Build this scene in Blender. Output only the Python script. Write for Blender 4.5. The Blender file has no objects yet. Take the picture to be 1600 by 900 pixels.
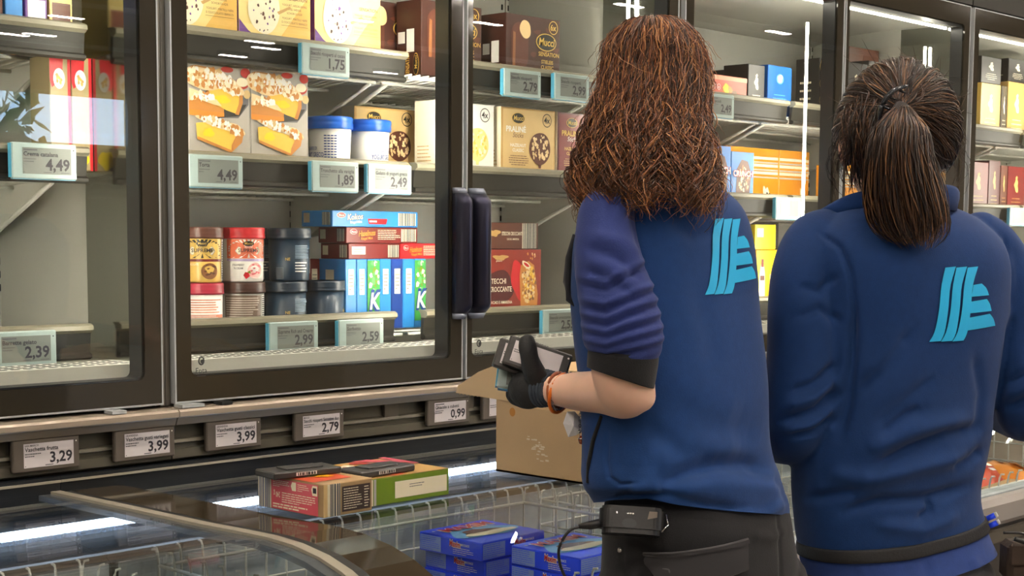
import bpy, math, random
import numpy as np
from mathutils import Vector, Matrix
from mathutils.bvhtree import BVHTree
from mathutils.geometry import tessellate_polygon
random.seed(7); RNG = np.random.RandomState(11)
SC = bpy.context.scene
COL = SC.collection
# ------------------------------------------------------------------ camera, world, exposure
CAM_POS = (-1.6416, -2.45, 1.34)
_fw = Vector((0.72140, 0.68533, -0.09950)); _rt = Vector((0.68923, -0.72451, 0.00687)); _up = Vector((0.06739, 0.07353, 0.99501))
cd = bpy.data.cameras.new('camera'); cam = bpy.data.objects.new('camera', cd); COL.objects.link(cam)
cd.sensor_fit = 'HORIZONTAL'; cd.sensor_width = 36.0; cd.lens = 36.0*2400/1600
cd.shift_y = 162/1600.0; cd.clip_start = .05; cd.clip_end = 200
_m = Matrix((_rt, _up, -_fw)).transposed().to_4x4(); _m.translation = CAM_POS; cam.matrix_world = _m
SC.camera = cam
SC.view_settings.view_transform = 'Standard'; SC.view_settings.look = 'None'; SC.view_settings.gamma = 1.0
SC.view_settings.exposure = 0.0; SC.view_settings.use_curve_mapping = False
CEIL_LAMP = 250.0      # ceiling lamps
CAB_LED = 100.0        # vertical lamps in the cabinets
CHEST_LED = 17.0
W = bpy.data.worlds.new('sky'); SC.world = W; W.use_nodes = True
_nt = W.node_tree; _bg = _nt.nodes['Background']
_sky = _nt.nodes.new('ShaderNodeTexSky'); _sky.sky_type = 'HOSEK_WILKIE'; _sky.sun_direction = Vector((.3, .5, .8)).normalized(); _sky.turbidity = 3
_nt.links.new(_sky.outputs['Color'], _bg.inputs['Color']); _bg.inputs['Strength'].default_value = 45.0
SC.cycles.max_bounces = 8; SC.cycles.transparent_max_bounces = 24; SC.cycles.diffuse_bounces = 4; SC.cycles.glossy_bounces = 4
SC.cycles.caustics_reflective = False; SC.cycles.caustics_refractive = False; SC.cycles.sample_clamp_indirect = 6.0

# ------------------------------------------------------------------ materials
_MC = {}
def lin(c):
    if isinstance(c, str):
        c = [int(c[i:i+2], 16)/255 for i in (0, 2, 4)]
        c = [x/12.92 if x <= .04045 else ((x+.055)/1.055)**2.4 for x in c]
    return (c[0], c[1], c[2], 1.0)
def mat(name, col, rough=.5, metal=0.0, spec=.5, emis=0.0, var=0.0, vs=8.0, bump=0.0, bs=60.0, coat=0.0, sheen=0.0, stretch=(1, 1, 1), col2=None, detail=3):
    if name in _MC: return _MC[name]
    m = bpy.data.materials.new(name); m.use_nodes = True; nt = m.node_tree; b = nt.nodes['Principled BSDF']
    c = lin(col); b.inputs['Base Color'].default_value = c
    b.inputs['Roughness'].default_value = rough; b.inputs['Metallic'].default_value = metal
    b.inputs['Specular IOR Level'].default_value = spec
    b.inputs['Coat Weight'].default_value = coat; b.inputs['Sheen Weight'].default_value = sheen
    if emis: b.inputs['Emission Color'].default_value = c; b.inputs['Emission Strength'].default_value = emis
    if var or bump:
        tc = nt.nodes.new('ShaderNodeTexCoord'); mp = nt.nodes.new('ShaderNodeMapping'); mp.inputs['Scale'].default_value = stretch
        nt.links.new(tc.outputs['Object'], mp.inputs['Vector'])
    if var:
        n = nt.nodes.new('ShaderNodeTexNoise'); n.inputs['Scale'].default_value = vs; n.inputs['Detail'].default_value = detail
        nt.links.new(mp.outputs['Vector'], n.inputs['Vector'])
        r = nt.nodes.new('ShaderNodeValToRGB'); r.color_ramp.elements[0].position = .32; r.color_ramp.elements[1].position = .68
        c2 = lin(col2) if col2 else tuple([min(1, x*(1+var)) for x in c[:3]]+[1])
        c1 = c if col2 else tuple([x*(1-var) for x in c[:3]]+[1])
        r.color_ramp.elements[0].color = c1; r.color_ramp.elements[1].color = c2
        nt.links.new(n.outputs['Fac'], r.inputs['Fac']); nt.links.new(r.outputs['Color'], b.inputs['Base Color'])
    if bump:
        n2 = nt.nodes.new('ShaderNodeTexNoise'); n2.inputs['Scale'].default_value = bs; n2.inputs['Detail'].default_value = 4
        nt.links.new(mp.outputs['Vector'], n2.inputs['Vector'])
        bp = nt.nodes.new('ShaderNodeBump'); bp.inputs['Strength'].default_value = bump; bp.inputs['Distance'].default_value = .004
        nt.links.new(n2.outputs['Fac'], bp.inputs['Height']); nt.links.new(bp.outputs['Normal'], b.inputs['Normal'])
    _MC[name] = m; return m
def glass_mat(name, tint=(.96, .98, .97), gain=1.7, rough=0.0):
    m = bpy.data.materials.new(name); m.use_nodes = True; nt = m.node_tree; nt.nodes.clear()
    out = nt.nodes.new('ShaderNodeOutputMaterial'); mix = nt.nodes.new('ShaderNodeMixShader')
    tr = nt.nodes.new('ShaderNodeBsdfTransparent'); tr.inputs['Color'].default_value = (*tint, 1)
    gl = nt.nodes.new('ShaderNodeBsdfGlossy'); gl.inputs['Roughness'].default_value = rough
    geo = nt.nodes.new('ShaderNodeNewGeometry'); dot = nt.nodes.new('ShaderNodeVectorMath'); dot.operation = 'DOT_PRODUCT'
    nt.links.new(geo.outputs['Incoming'], dot.inputs[0]); nt.links.new(geo.outputs['Normal'], dot.inputs[1])
    def mth(op, a, b=None):
        n = nt.nodes.new('ShaderNodeMath'); n.operation = op
        for i, x in enumerate((a, b)):
            if x is None: continue
            if isinstance(x, (int, float)): n.inputs[i].default_value = x
            else: nt.links.new(x, n.inputs[i])
        return n.outputs[0]
    ab = mth('ABSOLUTE', dot.outputs['Value']); k = mth('POWER', mth('SUBTRACT', 1.0, ab), 5.0)
    fr = mth('MINIMUM', mth('MULTIPLY', mth('ADD', mth('MULTIPLY', k, .96), .04), gain), 1.0)
    nt.links.new(fr, mix.inputs['Fac']); nt.links.new(tr.outputs[0], mix.inputs[1]); nt.links.new(gl.outputs[0], mix.inputs[2])
    nt.links.new(mix.outputs[0], out.inputs['Surface']); _MC[name] = m; return m

# ------------------------------------------------------------------ text
_fc = bpy.data.curves.new('f', 'FONT'); _fo = bpy.data.objects.new('f', _fc); COL.objects.link(_fo)
_TC = {}
def text_geo(s, bold=0.0):
    k = (s, bold)
    if k in _TC: return _TC[k]
    _fc.body = s; _fc.size = 1.0; _fc.offset = bold; _fc.resolution_u = 2; _fc.fill_mode = 'FRONT'
    bpy.context.view_layer.update()
    dg = bpy.context.evaluated_depsgraph_get()
    me = bpy.data.meshes.new_from_object(_fo.evaluated_get(dg))
    v = np.array([x.co[:2] for x in me.vertices]).reshape(-1, 2); f = [tuple(p.vertices) for p in me.polygons]
    bpy.data.meshes.remove(me)
    if len(v): v[:, 0] -= v[:, 0].min()
    _TC[k] = (v, f); return _TC[k]
CAP = None

class F:
    """flat drawing frame on a surface: origin, right, up, outward"""
    def __init__(s, o, u=(1, 0, 0), v=(0, 0, 1), w=1, h=1):
        s.o = Vector(o); s.u = Vector(u).normalized(); s.v = Vector(v).normalized(); s.n = s.u.cross(s.v); s.w = w; s.h = h
    def p(s, a, b, d): return s.o+s.u*a+s.v*b+s.n*d
def rounded(x0, y0, x1, y1, r, n=4):
    P = []
    for cx, cy, a in ((x1-r, y0+r, -90), (x1-r, y1-r, 0), (x0+r, y1-r, 90), (x0+r, y0+r, 180)):
        for i in range(n+1):
            t = math.radians(a+90*i/n); P.append((cx+r*math.cos(t), cy+r*math.sin(t)))
    return P
DH = .0006
class G:
    def __init__(s): s.v = []; s.fc = []; s.m = []; s.mats = []; s.sm = []; s.k = 0
    def mi(s, m):
        if m not in s.mats: s.mats.append(m)
        return s.mats.index(m)
    def add(s, v, f, m, smooth=False):
        o = len(s.v); s.v += [tuple(x) for x in v]; k = s.mi(m)
        for q in f: s.fc.append(tuple(i+o for i in q)); s.m.append(k); s.sm.append(smooth)
    def box(s, x0, x1, y0, y1, z0, z1, m, b=0.0, R=None):
        if b <= 0:
            V = [(x, y, z) for x in (x0, x1) for y in (y0, y1) for z in (z0, z1)]
            Q = [(0, 1, 3, 2), (4, 6, 7, 5), (0, 4, 5, 1), (2, 3, 7, 6), (0, 2, 6, 4), (1, 5, 7, 3)]
        else:
            V = []; idx = {}
            for i, x in enumerate((x0, x1)):
                for j, y in enumerate((y0, y1)):
                    for k, z in enumerate((z0, z1)):
                        sx, sy, sz = (b if i == 0 else -b), (b if j == 0 else -b), (b if k == 0 else -b)
                        idx[i, j, k] = len(V); V += [(x, y+sy, z+sz), (x+sx, y, z+sz), (x+sx, y+sy, z)]
            I = lambda i, j, k, a: idx[i, j, k]+a
            Q = []
            for i in (0, 1): q = [I(i, 0, 0, 0), I(i, 0, 1, 0), I(i, 1, 1, 0), I(i, 1, 0, 0)]; Q.append(q if i == 0 else q[::-1])
            for j in (0, 1): q = [I(0, j, 0, 1), I(1, j, 0, 1), I(1, j, 1, 1), I(0, j, 1, 1)]; Q.append(q if j == 0 else q[::-1])
            for k in (0, 1): q = [I(0, 0, k, 2), I(0, 1, k, 2), I(1, 1, k, 2), I(1, 0, k, 2)]; Q.append(q if k == 0 else q[::-1])
            for i in (0, 1):
                for j in (0, 1): q = [I(i, j, 0, 0), I(i, j, 1, 0), I(i, j, 1, 1), I(i, j, 0, 1)]; Q.append(q if i == j else q[::-1])
            for i in (0, 1):
                for k in (0, 1): q = [I(i, 0, k, 0), I(i, 0, k, 2), I(i, 1, k, 2), I(i, 1, k, 0)]; Q.append(q if i == k else q[::-1])
            for j in (0, 1):
                for k in (0, 1): q = [I(0, j, k, 1), I(1, j, k, 1), I(1, j, k, 2), I(0, j, k, 2)]; Q.append(q if j == k else q[::-1])
            for i in (0, 1):
                for j in (0, 1):
                    for k in (0, 1): q = [I(i, j, k, 0), I(i, j, k, 1), I(i, j, k, 2)]; Q.append(q if (i+j+k) % 2 == 0 else q[::-1])
        if R is not None: V = [R @ Vector(x) for x in V]
        s.add(V, Q, m)
    def tube(s, pts, r, m, n=6, smooth=True, flat=1.0):
        P = [Vector(p) for p in pts]; V = []; Q = []
        for i, p in enumerate(P):
            t = (P[min(i+1, len(P)-1)]-P[max(i-1, 0)]).normalized()
            a = t.cross(Vector((0, 0, 1)) if abs(t.z) < .9 else Vector((1, 0, 0))).normalized(); b = t.cross(a)
            rr = r[i] if isinstance(r, (list, tuple)) else r
            for k in range(n):
                g = 2*math.pi*k/n; V.append(p+a*(rr*math.cos(g))+b*(rr*flat*math.sin(g)))
        for i in range(len(P)-1):
            for k in range(n): Q.append((i*n+k, i*n+(k+1) % n, (i+1)*n+(k+1) % n, (i+1)*n+k))
        Q.append(tuple(range(n))[::-1]); Q.append(tuple((len(P)-1)*n+k for k in range(n)))
        s.add(V, Q, m, smooth)
    def lathe(s, prof, m, n=32, c=(0, 0, 0), sq=0.0, sx=1.0, sy=1.0):
        V = []; Q = []
        for r, z in prof:
            for k in range(n):
                g = 2*math.pi*k/n; cx, sn = math.cos(g), math.sin(g)
                e = 1.0
                if sq: e = 1/((abs(cx)**(2+sq)+abs(sn)**(2+sq))**(1/(2+sq)))
                V.append((c[0]+r*cx*e*sx, c[1]+r*sn*e*sy, c[2]+z))
        for i in range(len(prof)-1):
            for k in range(n): Q.append((i*n+k, i*n+(k+1) % n, (i+1)*n+(k+1) % n, (i+1)*n+k))
        if prof[0][0] > 1e-5: Q.append(tuple(range(n))[::-1])
        if prof[-1][0] > 1e-5: Q.append(tuple((len(prof)-1)*n+k for k in range(n)))
        s.add(V, Q, m, True)
    def prism(s, poly, F_, d0, d1, m, smooth=False):
        n = len(poly); V = [F_.p(a, b, d0) for a, b in poly]+[F_.p(a, b, d1) for a, b in poly]
        Q = [tuple(range(n))[::-1], tuple(range(n, 2*n))]+[(i, (i+1) % n, n+(i+1) % n, n+i) for i in range(n)]
        s.add(V, Q, m, smooth)
    # ---- flat printing
    def poly(s, f, pts, m, l=1):
        s.k += 1; d = DH*l+(s.k % 150)*3.6e-6      # no two prints share a plane
        s.add([f.p(a, b, d) for a, b in pts], [tuple(range(len(pts)))], m)
    def rect(s, f, x0, y0, x1, y1, m, l=1): s.poly(f, [(x0, y0), (x1, y0), (x1, y1), (x0, y1)], m, l)
    def ell(s, f, cx, cy, rx, ry, m, l=1, n=28, rot=0.0):
        c, q = math.cos(rot), math.sin(rot)
        s.poly(f, [(cx+rx*math.cos(t)*c-ry*math.sin(t)*q, cy+rx*math.cos(t)*q+ry*math.sin(t)*c) for t in [2*math.pi*i/n for i in range(n)]], m, l)
    def ring(s, f, cx, cy, rx, ry, w, m, l=1, n=28):
        V = []; Q = []
        for i in range(n):
            t = 2*math.pi*i/n
            V += [f.p(cx+rx*math.cos(t), cy+ry*math.sin(t), DH*l), f.p(cx+(rx-w)*math.cos(t), cy+(ry-w)*math.sin(t), DH*l)]
        for i in range(n): j = (i+1) % n; Q.append((2*i, 2*j, 2*j+1, 2*i+1))
        s.add(V, Q, m)
    def blob(s, f, cx, cy, rx, ry, m, l=1, seed=0, amp=.18, n=26, rot=0.0):
        r = random.Random(seed); ph = [r.random()*6.28 for _ in range(5)]
        P = []
        for i in range(n):
            t = 2*math.pi*i/n; k = 1+amp*(math.sin(2*t+ph[0])*.5+math.sin(3*t+ph[1])*.5+math.sin(5*t+ph[2])*.35)
            a, b = rx*k*math.cos(t), ry*k*math.sin(t)
            P.append((cx+a*math.cos(rot)-b*math.sin(rot), cy+a*math.sin(rot)+b*math.cos(rot)))
        s.poly(f, P, m, l)
    def specks(s, f, cx, cy, rx, ry, ms, cnt, size, l=2, seed=0, rot=0.0):
        r = random.Random(seed)
        for i in range(cnt):
            a = r.random()*6.28; d = math.sqrt(r.random())*.92
            x, y = rx*d*math.cos(a), ry*d*math.sin(a)
            x, y = x*math.cos(rot)-y*math.sin(rot), x*math.sin(rot)+y*math.cos(rot)
            z = size*(.5+r.random()); w = r.random()*3
            s.poly(f, [(cx+x+z*math.cos(w+t)*(1 if k % 2 else .6), cy+y+z*math.sin(w+t)) for k, t in enumerate((0, 1.3, 2.6, 3.9, 5.2))], ms[i % len(ms)], l)
    def bars(s, f, x0, y0, x1, y1, m, l=1, cnt=14, seed=0, vert=True):
        r = random.Random(seed); L = (x1-x0) if vert else (y1-y0); t = 0
        while t < L-1e-4:
            w = L/cnt*(.35+r.random()*.9); g = L/cnt*(.25+r.random()*.6); e = min(t+w, L)
            if vert: s.rect(f, x0+t, y0, x0+e, y1, m, l)
            else: s.rect(f, x0, y0+t, x1, y0+e, m, l)
            t = e+g
    def lines(s, f, x0, y0, x1, y1, m, n=4, l=1, th=.4, seed=0, ctr=False):
        """rows of print too small to read"""
        r = random.Random(seed); dy = (y1-y0)/n; L = x1-x0
        for i in range(n):
            y = y1-(i+.5)*dy; w = L*(.72+.28*r.random()) if i < n-1 else L*(.35+.4*r.random())
            a = x0+(L-w)/2 if ctr else x0; t = a
            while t < a+w-L*.02:
                ww = L*(.05+.11*r.random()); e = min(t+ww, a+w); s.rect(f, t, y-dy*th/2, e, y+dy*th/2, m, l); t = e+L*.018
    def text(s, f, st, x, y, h, m, al='l', l=2, bold=0.0, w=None, shear=0.0, rot=0.0, sx=1.0):
        global CAP
        if CAP is None: CAP = text_geo('H')[0][:, 1].max()
        v, q = text_geo(st, bold)
        if not len(v): return
        k = h/CAP; v = v*k; v = v*np.array([sx, 1.0]); W_ = v[:, 0].max()
        if w and W_ > w: v = v*np.array([w/W_, 1.0]); W_ = w
        off = {'l': 0, 'c': -W_/2, 'r': -W_}[al]; X = v[:, 0]+off+v[:, 1]*shear; Y = v[:, 1]
        c, n = math.cos(rot), math.sin(rot)
        s.add([f.p(x+a*c-b*n, y+a*n+b*c, DH*l) for a, b in zip(X, Y)], q, m)
    def build(s, name, parent=None, loc=None, rz=0.0, sharp=None):
        me = bpy.data.meshes.new(name); me.from_pydata(s.v, [], s.fc)
        for m in s.mats: me.materials.append(m)
        me.polygons.foreach_set('material_index', s.m); me.polygons.foreach_set('use_smooth', s.sm); me.update()
        o = bpy.data.objects.new(name, me); COL.objects.link(o)
        if parent is not None: o.parent = parent
        if loc is not None: o.location = loc
        o.rotation_euler = (0, 0, rz); return o
def tag(o, label=None, cat=None, group=None, kind=None):
    if label: o['label'] = label
    if cat: o['category'] = cat
    if group: o['group'] = group
    if kind: o['kind'] = kind
    return o
def empty(name, loc=(0, 0, 0), rz=0.0):
    o = bpy.data.objects.new(name, None); COL.objects.link(o); o.location = loc; o.rotation_euler = (0, 0, rz); o.empty_display_size = .05; return o
def dup(o, loc, rz=None, label=None):
    c = o.copy(); COL.objects.link(c); c.location = loc
    if rz is not None: c.rotation_euler = (0, 0, rz)
    if label: c['label'] = label
    for ch in list(o.children):
        d = ch.copy(); COL.objects.link(d); d.parent = c
        for g in list(ch.children):
            e = g.copy(); COL.objects.link(e); e.parent = d
    return c
FRONT = lambda w, h, y=0.0: F((-w/2, y, 0), (1, 0, 0), (0, 0, 1), w, h)      # front face of a carton standing on its origin
# ------------------------------------------------------------------ palette
m_alu = mat('aluminium', '9a9a94', .35, .9)
m_alud = mat('aluminium_dark', '6a655c', .4, .8)
m_silver = mat('silver_edge', 'b4b9ba', .4, .25)
m_print = mat('black_glass_print', '332f27', .06, spec=.6)
m_spacer = mat('door_spacer', '1d1f22', .35)
m_spacer_lit = mat('door_spacer_lit', '7a7454', .4, .3)
m_white = mat('white_paint', 'd6d6cb', .45)
m_inner = mat('grey_painted_steel', 'bcbcb2', .4, var=.06, vs=3)
m_mirror = mat('polished_steel', 'b8bab4', .12, 1.0)
m_dark = mat('dark_plastic', '2b2a26', .5)
m_navy = mat('chest_dark_panel', '161a1f', .35, var=.2, vs=5)
m_rail = mat('price_rail_plastic', '262520', .5, spec=.3)
m_lip = mat('price_rail_lip', '807b68', .4)
m_wire = mat('white_coated_wire', 'dcdcd2', .4)
m_slot = mat('slot_black', '0c0c0c', .8)
m_led = mat('led_white', 'fff6e4', .5, emis=CAB_LED)
m_led_far = mat('led_white_far', 'fff6e4', .5, emis=58.0)
m_led_top = mat('led_white_soft', 'fff6e4', .5, emis=32.0)
m_led_c = mat('led_cool', 'dcebff', .5, emis=CHEST_LED)
m_lamp = mat('lamp_glow', 'fff1e0', .5, emis=CEIL_LAMP)
m_chan = mat('ticket_channel', '5d594d', .4, .4)
m_railtop = mat('ticket_rail_metal', 'a99c8c', .38, .35)
m_band = mat('ticket_rail_band', '7d7161', .45, .2)
m_handle = mat('handle_anodised', '3a3a4a', .28, .8)
m_cap = mat('handle_cap', '8d94a5', .15, .3)
m_liner = mat('frosted_liner', 'aab1b4', .55, var=.18, vs=14, bump=.4, bs=40)
m_frost = mat('frost', 'c9d2d4', .7, var=.15, vs=30)
m_floor = mat('floor_tile', '8d8780', .35, var=.06, vs=2)
m_ceil = mat('ceiling_paint', '82786a', .8, var=.08, vs=1.5)
m_wallp = mat('wall_paint', 'b8ad9c', .7, var=.05, vs=2)
m_glass = glass_mat('door_glass', (.97, .98, .97), 1.15)
m_lidg = glass_mat('lid_glass', (.95, .97, .97), .72)
m_winglass = glass_mat('window_glass', (.97, .98, .99), 1.0)
m_ink = mat('ink_dark', '2a2730', .6)
m_inkg = mat('ink_grey', '55565a', .6)
# ------------------------------------------------------------------ the shop
def struct(name, x0, x1, y0, y1, z0, z1, m):
    g = G(); g.box(x0, x1, y0, y1, z0, z1, m); return tag(g.build(name), kind='structure')
struct('floor', -8, 14, -14, 1.2, -.1, 0, m_floor)
struct('ceiling', -8, 14, -14, 1.2, 3.5, 3.6, m_ceil)
struct('wall_back', -8, 14, .72, .82, 0, 3.5, m_wallp)
struct('wall_left', -8.1, -8, -14, 1.2, 0, 3.5, m_wallp)
struct('wall_right', 14, 14.1, -14, 1.2, 0, 3.5, m_wallp)
WX0, WX1, WZ0, WZ1 = 3.0, 8.9, 2.38, 3.02
g = G(); g.box(-8, WX0, -14.1, -14, 0, 3.5, m_wallp); g.box(WX1, 14, -14.1, -14, 0, 3.5, m_wallp)
g.box(WX0, WX1, -14.1, -14, 0, WZ0, m_wallp); g.box(WX0, WX1, -14.1, -14, WZ1, 3.5, m_wallp)
tag(g.build('wall_front'), kind='structure')
g = G()
g.box(WX0, WX1, -14.08, -14.0, WZ0, WZ0+.04, m_white); g.box(WX0, WX1, -14.08, -14.0, WZ1-.04, WZ1, m_white)
for x in (WX0, 4.9, 6.9, WX1-.05): g.box(x, x+.05, -14.08, -14.0, WZ0, WZ1, m_white)
w1 = tag(g.build('window_1'), kind='structure')
g = G(); g.box(WX0, WX1, -14.05, -14.044, WZ0, WZ1, m_winglass); g.build('window_pane', w1)
# trees outside the shop window
m_leaf = mat('tree_leaf', '4c6b2c', .6, var=.5, vs=3); m_bark = mat('tree_bark', '4a3b2c', .8)
def tree(x, y, h, r, label, seed):
    R = random.Random(seed); t = empty('tree', (x, y, 0)); tag(t, label, 'tree', 'trees outside the shop window')
    b = G(); b.tube([(0, 0, 0), (.05, 0, h*.4), (0, .05, h*.8)], [.14, .1, .04], m_bark, 8); b.build('trunk', t)
    g = G()
    for i in range(260):
        a, q, c = R.random()*6.28, R.random()**.5, R.uniform(-1, 1)
        p = Vector((r*q*math.cos(a), r*q*math.sin(a), h*.72+c*h*.3*(1-q*.4)))
        s = R.uniform(.12, .3); d1 = Vector((R.uniform(-1, 1), R.uniform(-1, 1), R.uniform(-1, 1))).normalized(); d2 = d1.cross(Vector((.3, .5, .8))).normalized()
        g.add([p-d1*s, p+d2*s*.6, p+d1*s, p-d2*s*.6], [(0, 1, 2, 3)], m_leaf)
    g.build('crown', t)
tree(8.3, -20, 4.6, 1.3, 'taller leafy tree outside the far shop window', 1)
tree(11.0, -22, 4.0, 1.2, 'lower leafy tree outside the far shop window beside the taller one', 2)
g = G(); g.box(-30, 40, -60, -14.1, -.3, -.1, mat('lawn', '5b6b3a', .9, var=.2, vs=2)); tag(g.build('ground'), kind='structure')
# ceiling lamps
def lamp_proto():
    r = empty('ceiling_lamp'); tag(r, 'slim black ceiling spotlight bar with four bright lenses', 'lamp', 'ceiling spotlights')
    g = G(); g.box(-.20, .20, -.05, .05, -.05, 0, m_dark, .004); g.build('lamp_housing', r)
    g = G()
    for i in range(4): g.box(-.18+i*.094, -.105+i*.094, -.036, .036, -.054, -.050, m_lamp)
    g.build('lamp_lens', r); return r
_lp = lamp_proto(); _n = 0
LAMPS = [(x, y) for y in (-.75, -2.1, -3.6, -5.4) for x in (-4.2, -2.6, -1.0, .6, 2.2, 3.8, 5.6)]
LAMPS += [(x, y) for y in (-6.6, -8.4, -12.6) for x in (4.6, 6.9, 9.4, 11.8)]  # far rows added to brighten the wall that the door frames reflect
LAMPS += [(6.0, -7.2), (8.1, -7.3), (6.0, -10.4), (6.4, -11.2), (6.7, -12.8), (8.8, -11.3), (9.2, -11.7), (10.4, -11.0), (11.2, -4.0), (7.8, -4.2), (8.4, -9.2)]
for x, y in LAMPS:
    if _n == 0: _lp.location = (x, y, 3.5)
    else: dup(_lp, (x, y, 3.5))
    _n += 1
# cable tray lines on the ceiling
g = G()
for k, y in enumerate((-2.9, -6.3, -9.6, -12.2)): g.box(-7.9, 13.9, y, y+.05, 3.30, 3.34, m_silver)
tag(g.build('trim_1'), kind='structure')

# ------------------------------------------------------------------ upright freezers
def rail_profile(g, x0, x1, y, zt):
    f = F((0, 0, 0), (0, 1, 0), (0, 0, 1))
    g.prism([(y+.014, zt-.006), (y+.021, zt), (y-.002, zt), (y-.010, zt-.004), (y-.011, zt-.012), (y-.002, zt-.018), (y+.010, zt-.018)], f, x0, x1, m_lip)
    g.prism([(y, zt-.018), (y+.010, zt-.018), (y+.012, zt-.068), (y+.004, zt-.070), (y-.004, zt-.066), (y-.004, zt-.060), (y+.004, zt-.056)], f, x0, x1, m_rail)
def shelf(parent, x0, x1, zt, r0=None, r1=None):
    """wire shelf with its price rail; lip top at zt"""
    zf = zt-.045
    g = G()
    for i in range(int((x1-x0)/.027)+1):
        x = x0+.008+i*.027
        if x < x1: g.tube([(x, .205, zf-.003), (x, .585, zf-.003-.028)], .0028, m_wire, 5)
    for y in (.208, .30, .45, .585): g.tube([(x0, y, zf-.010-(y-.205)*.0737), (x1, y, zf-.010-(y-.205)*.0737)], .0042, m_wire, 6)
    s = g.build('wire_shelf', parent)
    g = G(); rail_profile(g, r0 or x0+.004, r1 or x1-.004, .19, zt); g.build('price_rail', s)
    for xb in (x0+.014, x1-.016):
        g = G(); f = F((xb, 0, 0), (0, 1, 0), (0, 0, 1))
        g.prism([(.597, zf-.02), (.597, zf-.125), (.58, zf-.13), (.53, zf-.118), (.31, zf-.022), (.31, zf-.014)], f, -.0015, .0015, m_white)
        g.tube([(xb, .594, zf-.125), (xb, .53, zf-.12), (xb, .30, zf-.02)], .005, m_white, 6)
        g.tube([(xb, .594, zf-.018), (xb, .30, zf-.016)], .005, m_white, 6)
        g.build('shelf_bracket', s)
    return s
def hole_panel(g, outer, inner, f, d0, d1, m, m_in=None):
    A = [Vector((a, b, 0)) for a, b in outer]; B = [Vector((a, b, 0)) for a, b in inner]
    P = outer+inner; T = tessellate_polygon([A, B])
    g.add([f.p(a, b, d1) for a, b in P], T, m)
    g.add([f.p(a, b, d0) for a, b in P], [t[::-1] for t in T], m)
    for L, mm in ((outer, m), (inner, m_in or m)):
        n = len(L); g.add([f.p(a, b, d0) for a, b in L]+[f.p(a, b, d1) for a, b in L], [(i, (i+1) % n, n+(i+1) % n, n+i) for i in range(n)], mm)
def door(parent, x0, x1, side, lab=None):
    """glass door; side: where its handle is"""
    z0, z1 = 1.024, 2.105; f = F((0, 0, 0), (1, 0, 0), (0, 0, 1))
    bl, br = (.038, .037) if side == 'r' else (.020, .038)
    outer = [(x0+.003, z0+.003), (x1-.003, z0+.003), (x1-.003, z1-.003), (x0+.003, z1-.003)]
    inner = rounded(x0+bl, z0+.049, x1-br, z1-.062, .014)
    g = G(); hole_panel(g, outer, inner, f, -.006, 0, m_print)
    full = [(x0, z0), (x1, z0), (x1, z1), (x0, z1)]; full_in = [(x0+.0032, z0+.0032), (x1-.0032, z0+.0032), (x1-.0032, z1-.0032), (x0+.0032, z1-.0032)]
    hole_panel(g, full, full_in, f, -.030, .001, m_silver)
    d = g.build('door', parent)
    g = G(); so = [(x0+.006, z0+.006), (x1-.006, z0+.006), (x1-.006, z1-.006), (x0+.006, z1-.006)]
    si = [(a, b) for a, b in rounded(x0+bl+.003, z0+.052, x1-br-.003, z1-.065, .012)]
    hole_panel(g, so, si, f, -.048, -.0065, m_spacer); g.build('door_frame', d)
    g = G()
    g.prism(inner, f, -.0045, -.0005, m_glass); g.build('glass_pane', d)
    # maker's mark printed on the pane
    g = G(); xm = x0+bl+.022; zm = z0+.078; mk = mat('pane_mark', '3c3c3c', .6); ff = F((0, 0, 0), (1, 0, 0), (0, 0, 1))
    g.ring(ff, xm, zm, .0075, .0085, .003, mk, 1); g.ell(ff, xm+.002, zm-.001, .0036, .0042, mk, 1)
    g.text(ff, 'Epta', xm, zm-.0235, .0105, mk, 'c', 1, w=.033); g.rect(ff, xm-.010, zm-.0295, xm+.010, zm-.0283, mk, 1)
    g.build('pane_mark', d)
    # handle
    xh = (x1-.037, x1-.001) if side == 'r' else (x0+.001, x0+.05)
    g = G(); n = 10; w = (xh[1]-xh[0])/2; cx = (xh[0]+xh[1])/2
    prof = [(cx-w*math.cos(math.pi*i/n), -.004-.042*math.sin(math.pi*i/n)**.75) for i in range(n+1)]
    ft = F((0, 0, 0), (1, 0, 0), (0, -1, 0))   # normal = -z
    pr = [(a, -b) for a, b in prof]
    V = []; Q = []
    for z, k in ((1.172, .62), (1.186, .95), (1.195, 1), (1.415, 1), (1.424, .95), (1.438, .62)):
        V += [(cx+(a-cx)*(.75+.25*k), (b)*k, z) for a, b in prof]
    m_ = n+1
    for i in range(5): Q += [(i*m_+k, i*m_+k+1, (i+1)*m_+k+1, (i+1)*m_+k) for k in range(n)]+[(i*m_+n, i*m_, (i+1)*m_, (i+1)*m_+n)]
    Q += [tuple(range(m_))[::-1], tuple(5*m_+k for k in range(m_))]
    g.add(V, Q, m_handle, True); h = g.build('handle', d)
    for za, zb, ka, kb in ((1.160, 1.1725, .45, .64), (1.4375, 1.450, .64, .45)):
        g = G(); V = [(cx+(a-cx)*(.75+.25*ka), b*ka, za) for a, b in prof]+[(cx+(a-cx)*(.75+.25*kb), b*kb, zb) for a, b in prof]
        g.add(V, [(k, k+1, m_+k+1, m_+k) for k in range(n)]+[(n, 0, m_, m_+n), tuple(range(m_))[::-1], tuple(m_+k for k in range(m_))], m_cap, True); g.build('handle_cap', h if False else d)
    return d
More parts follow.
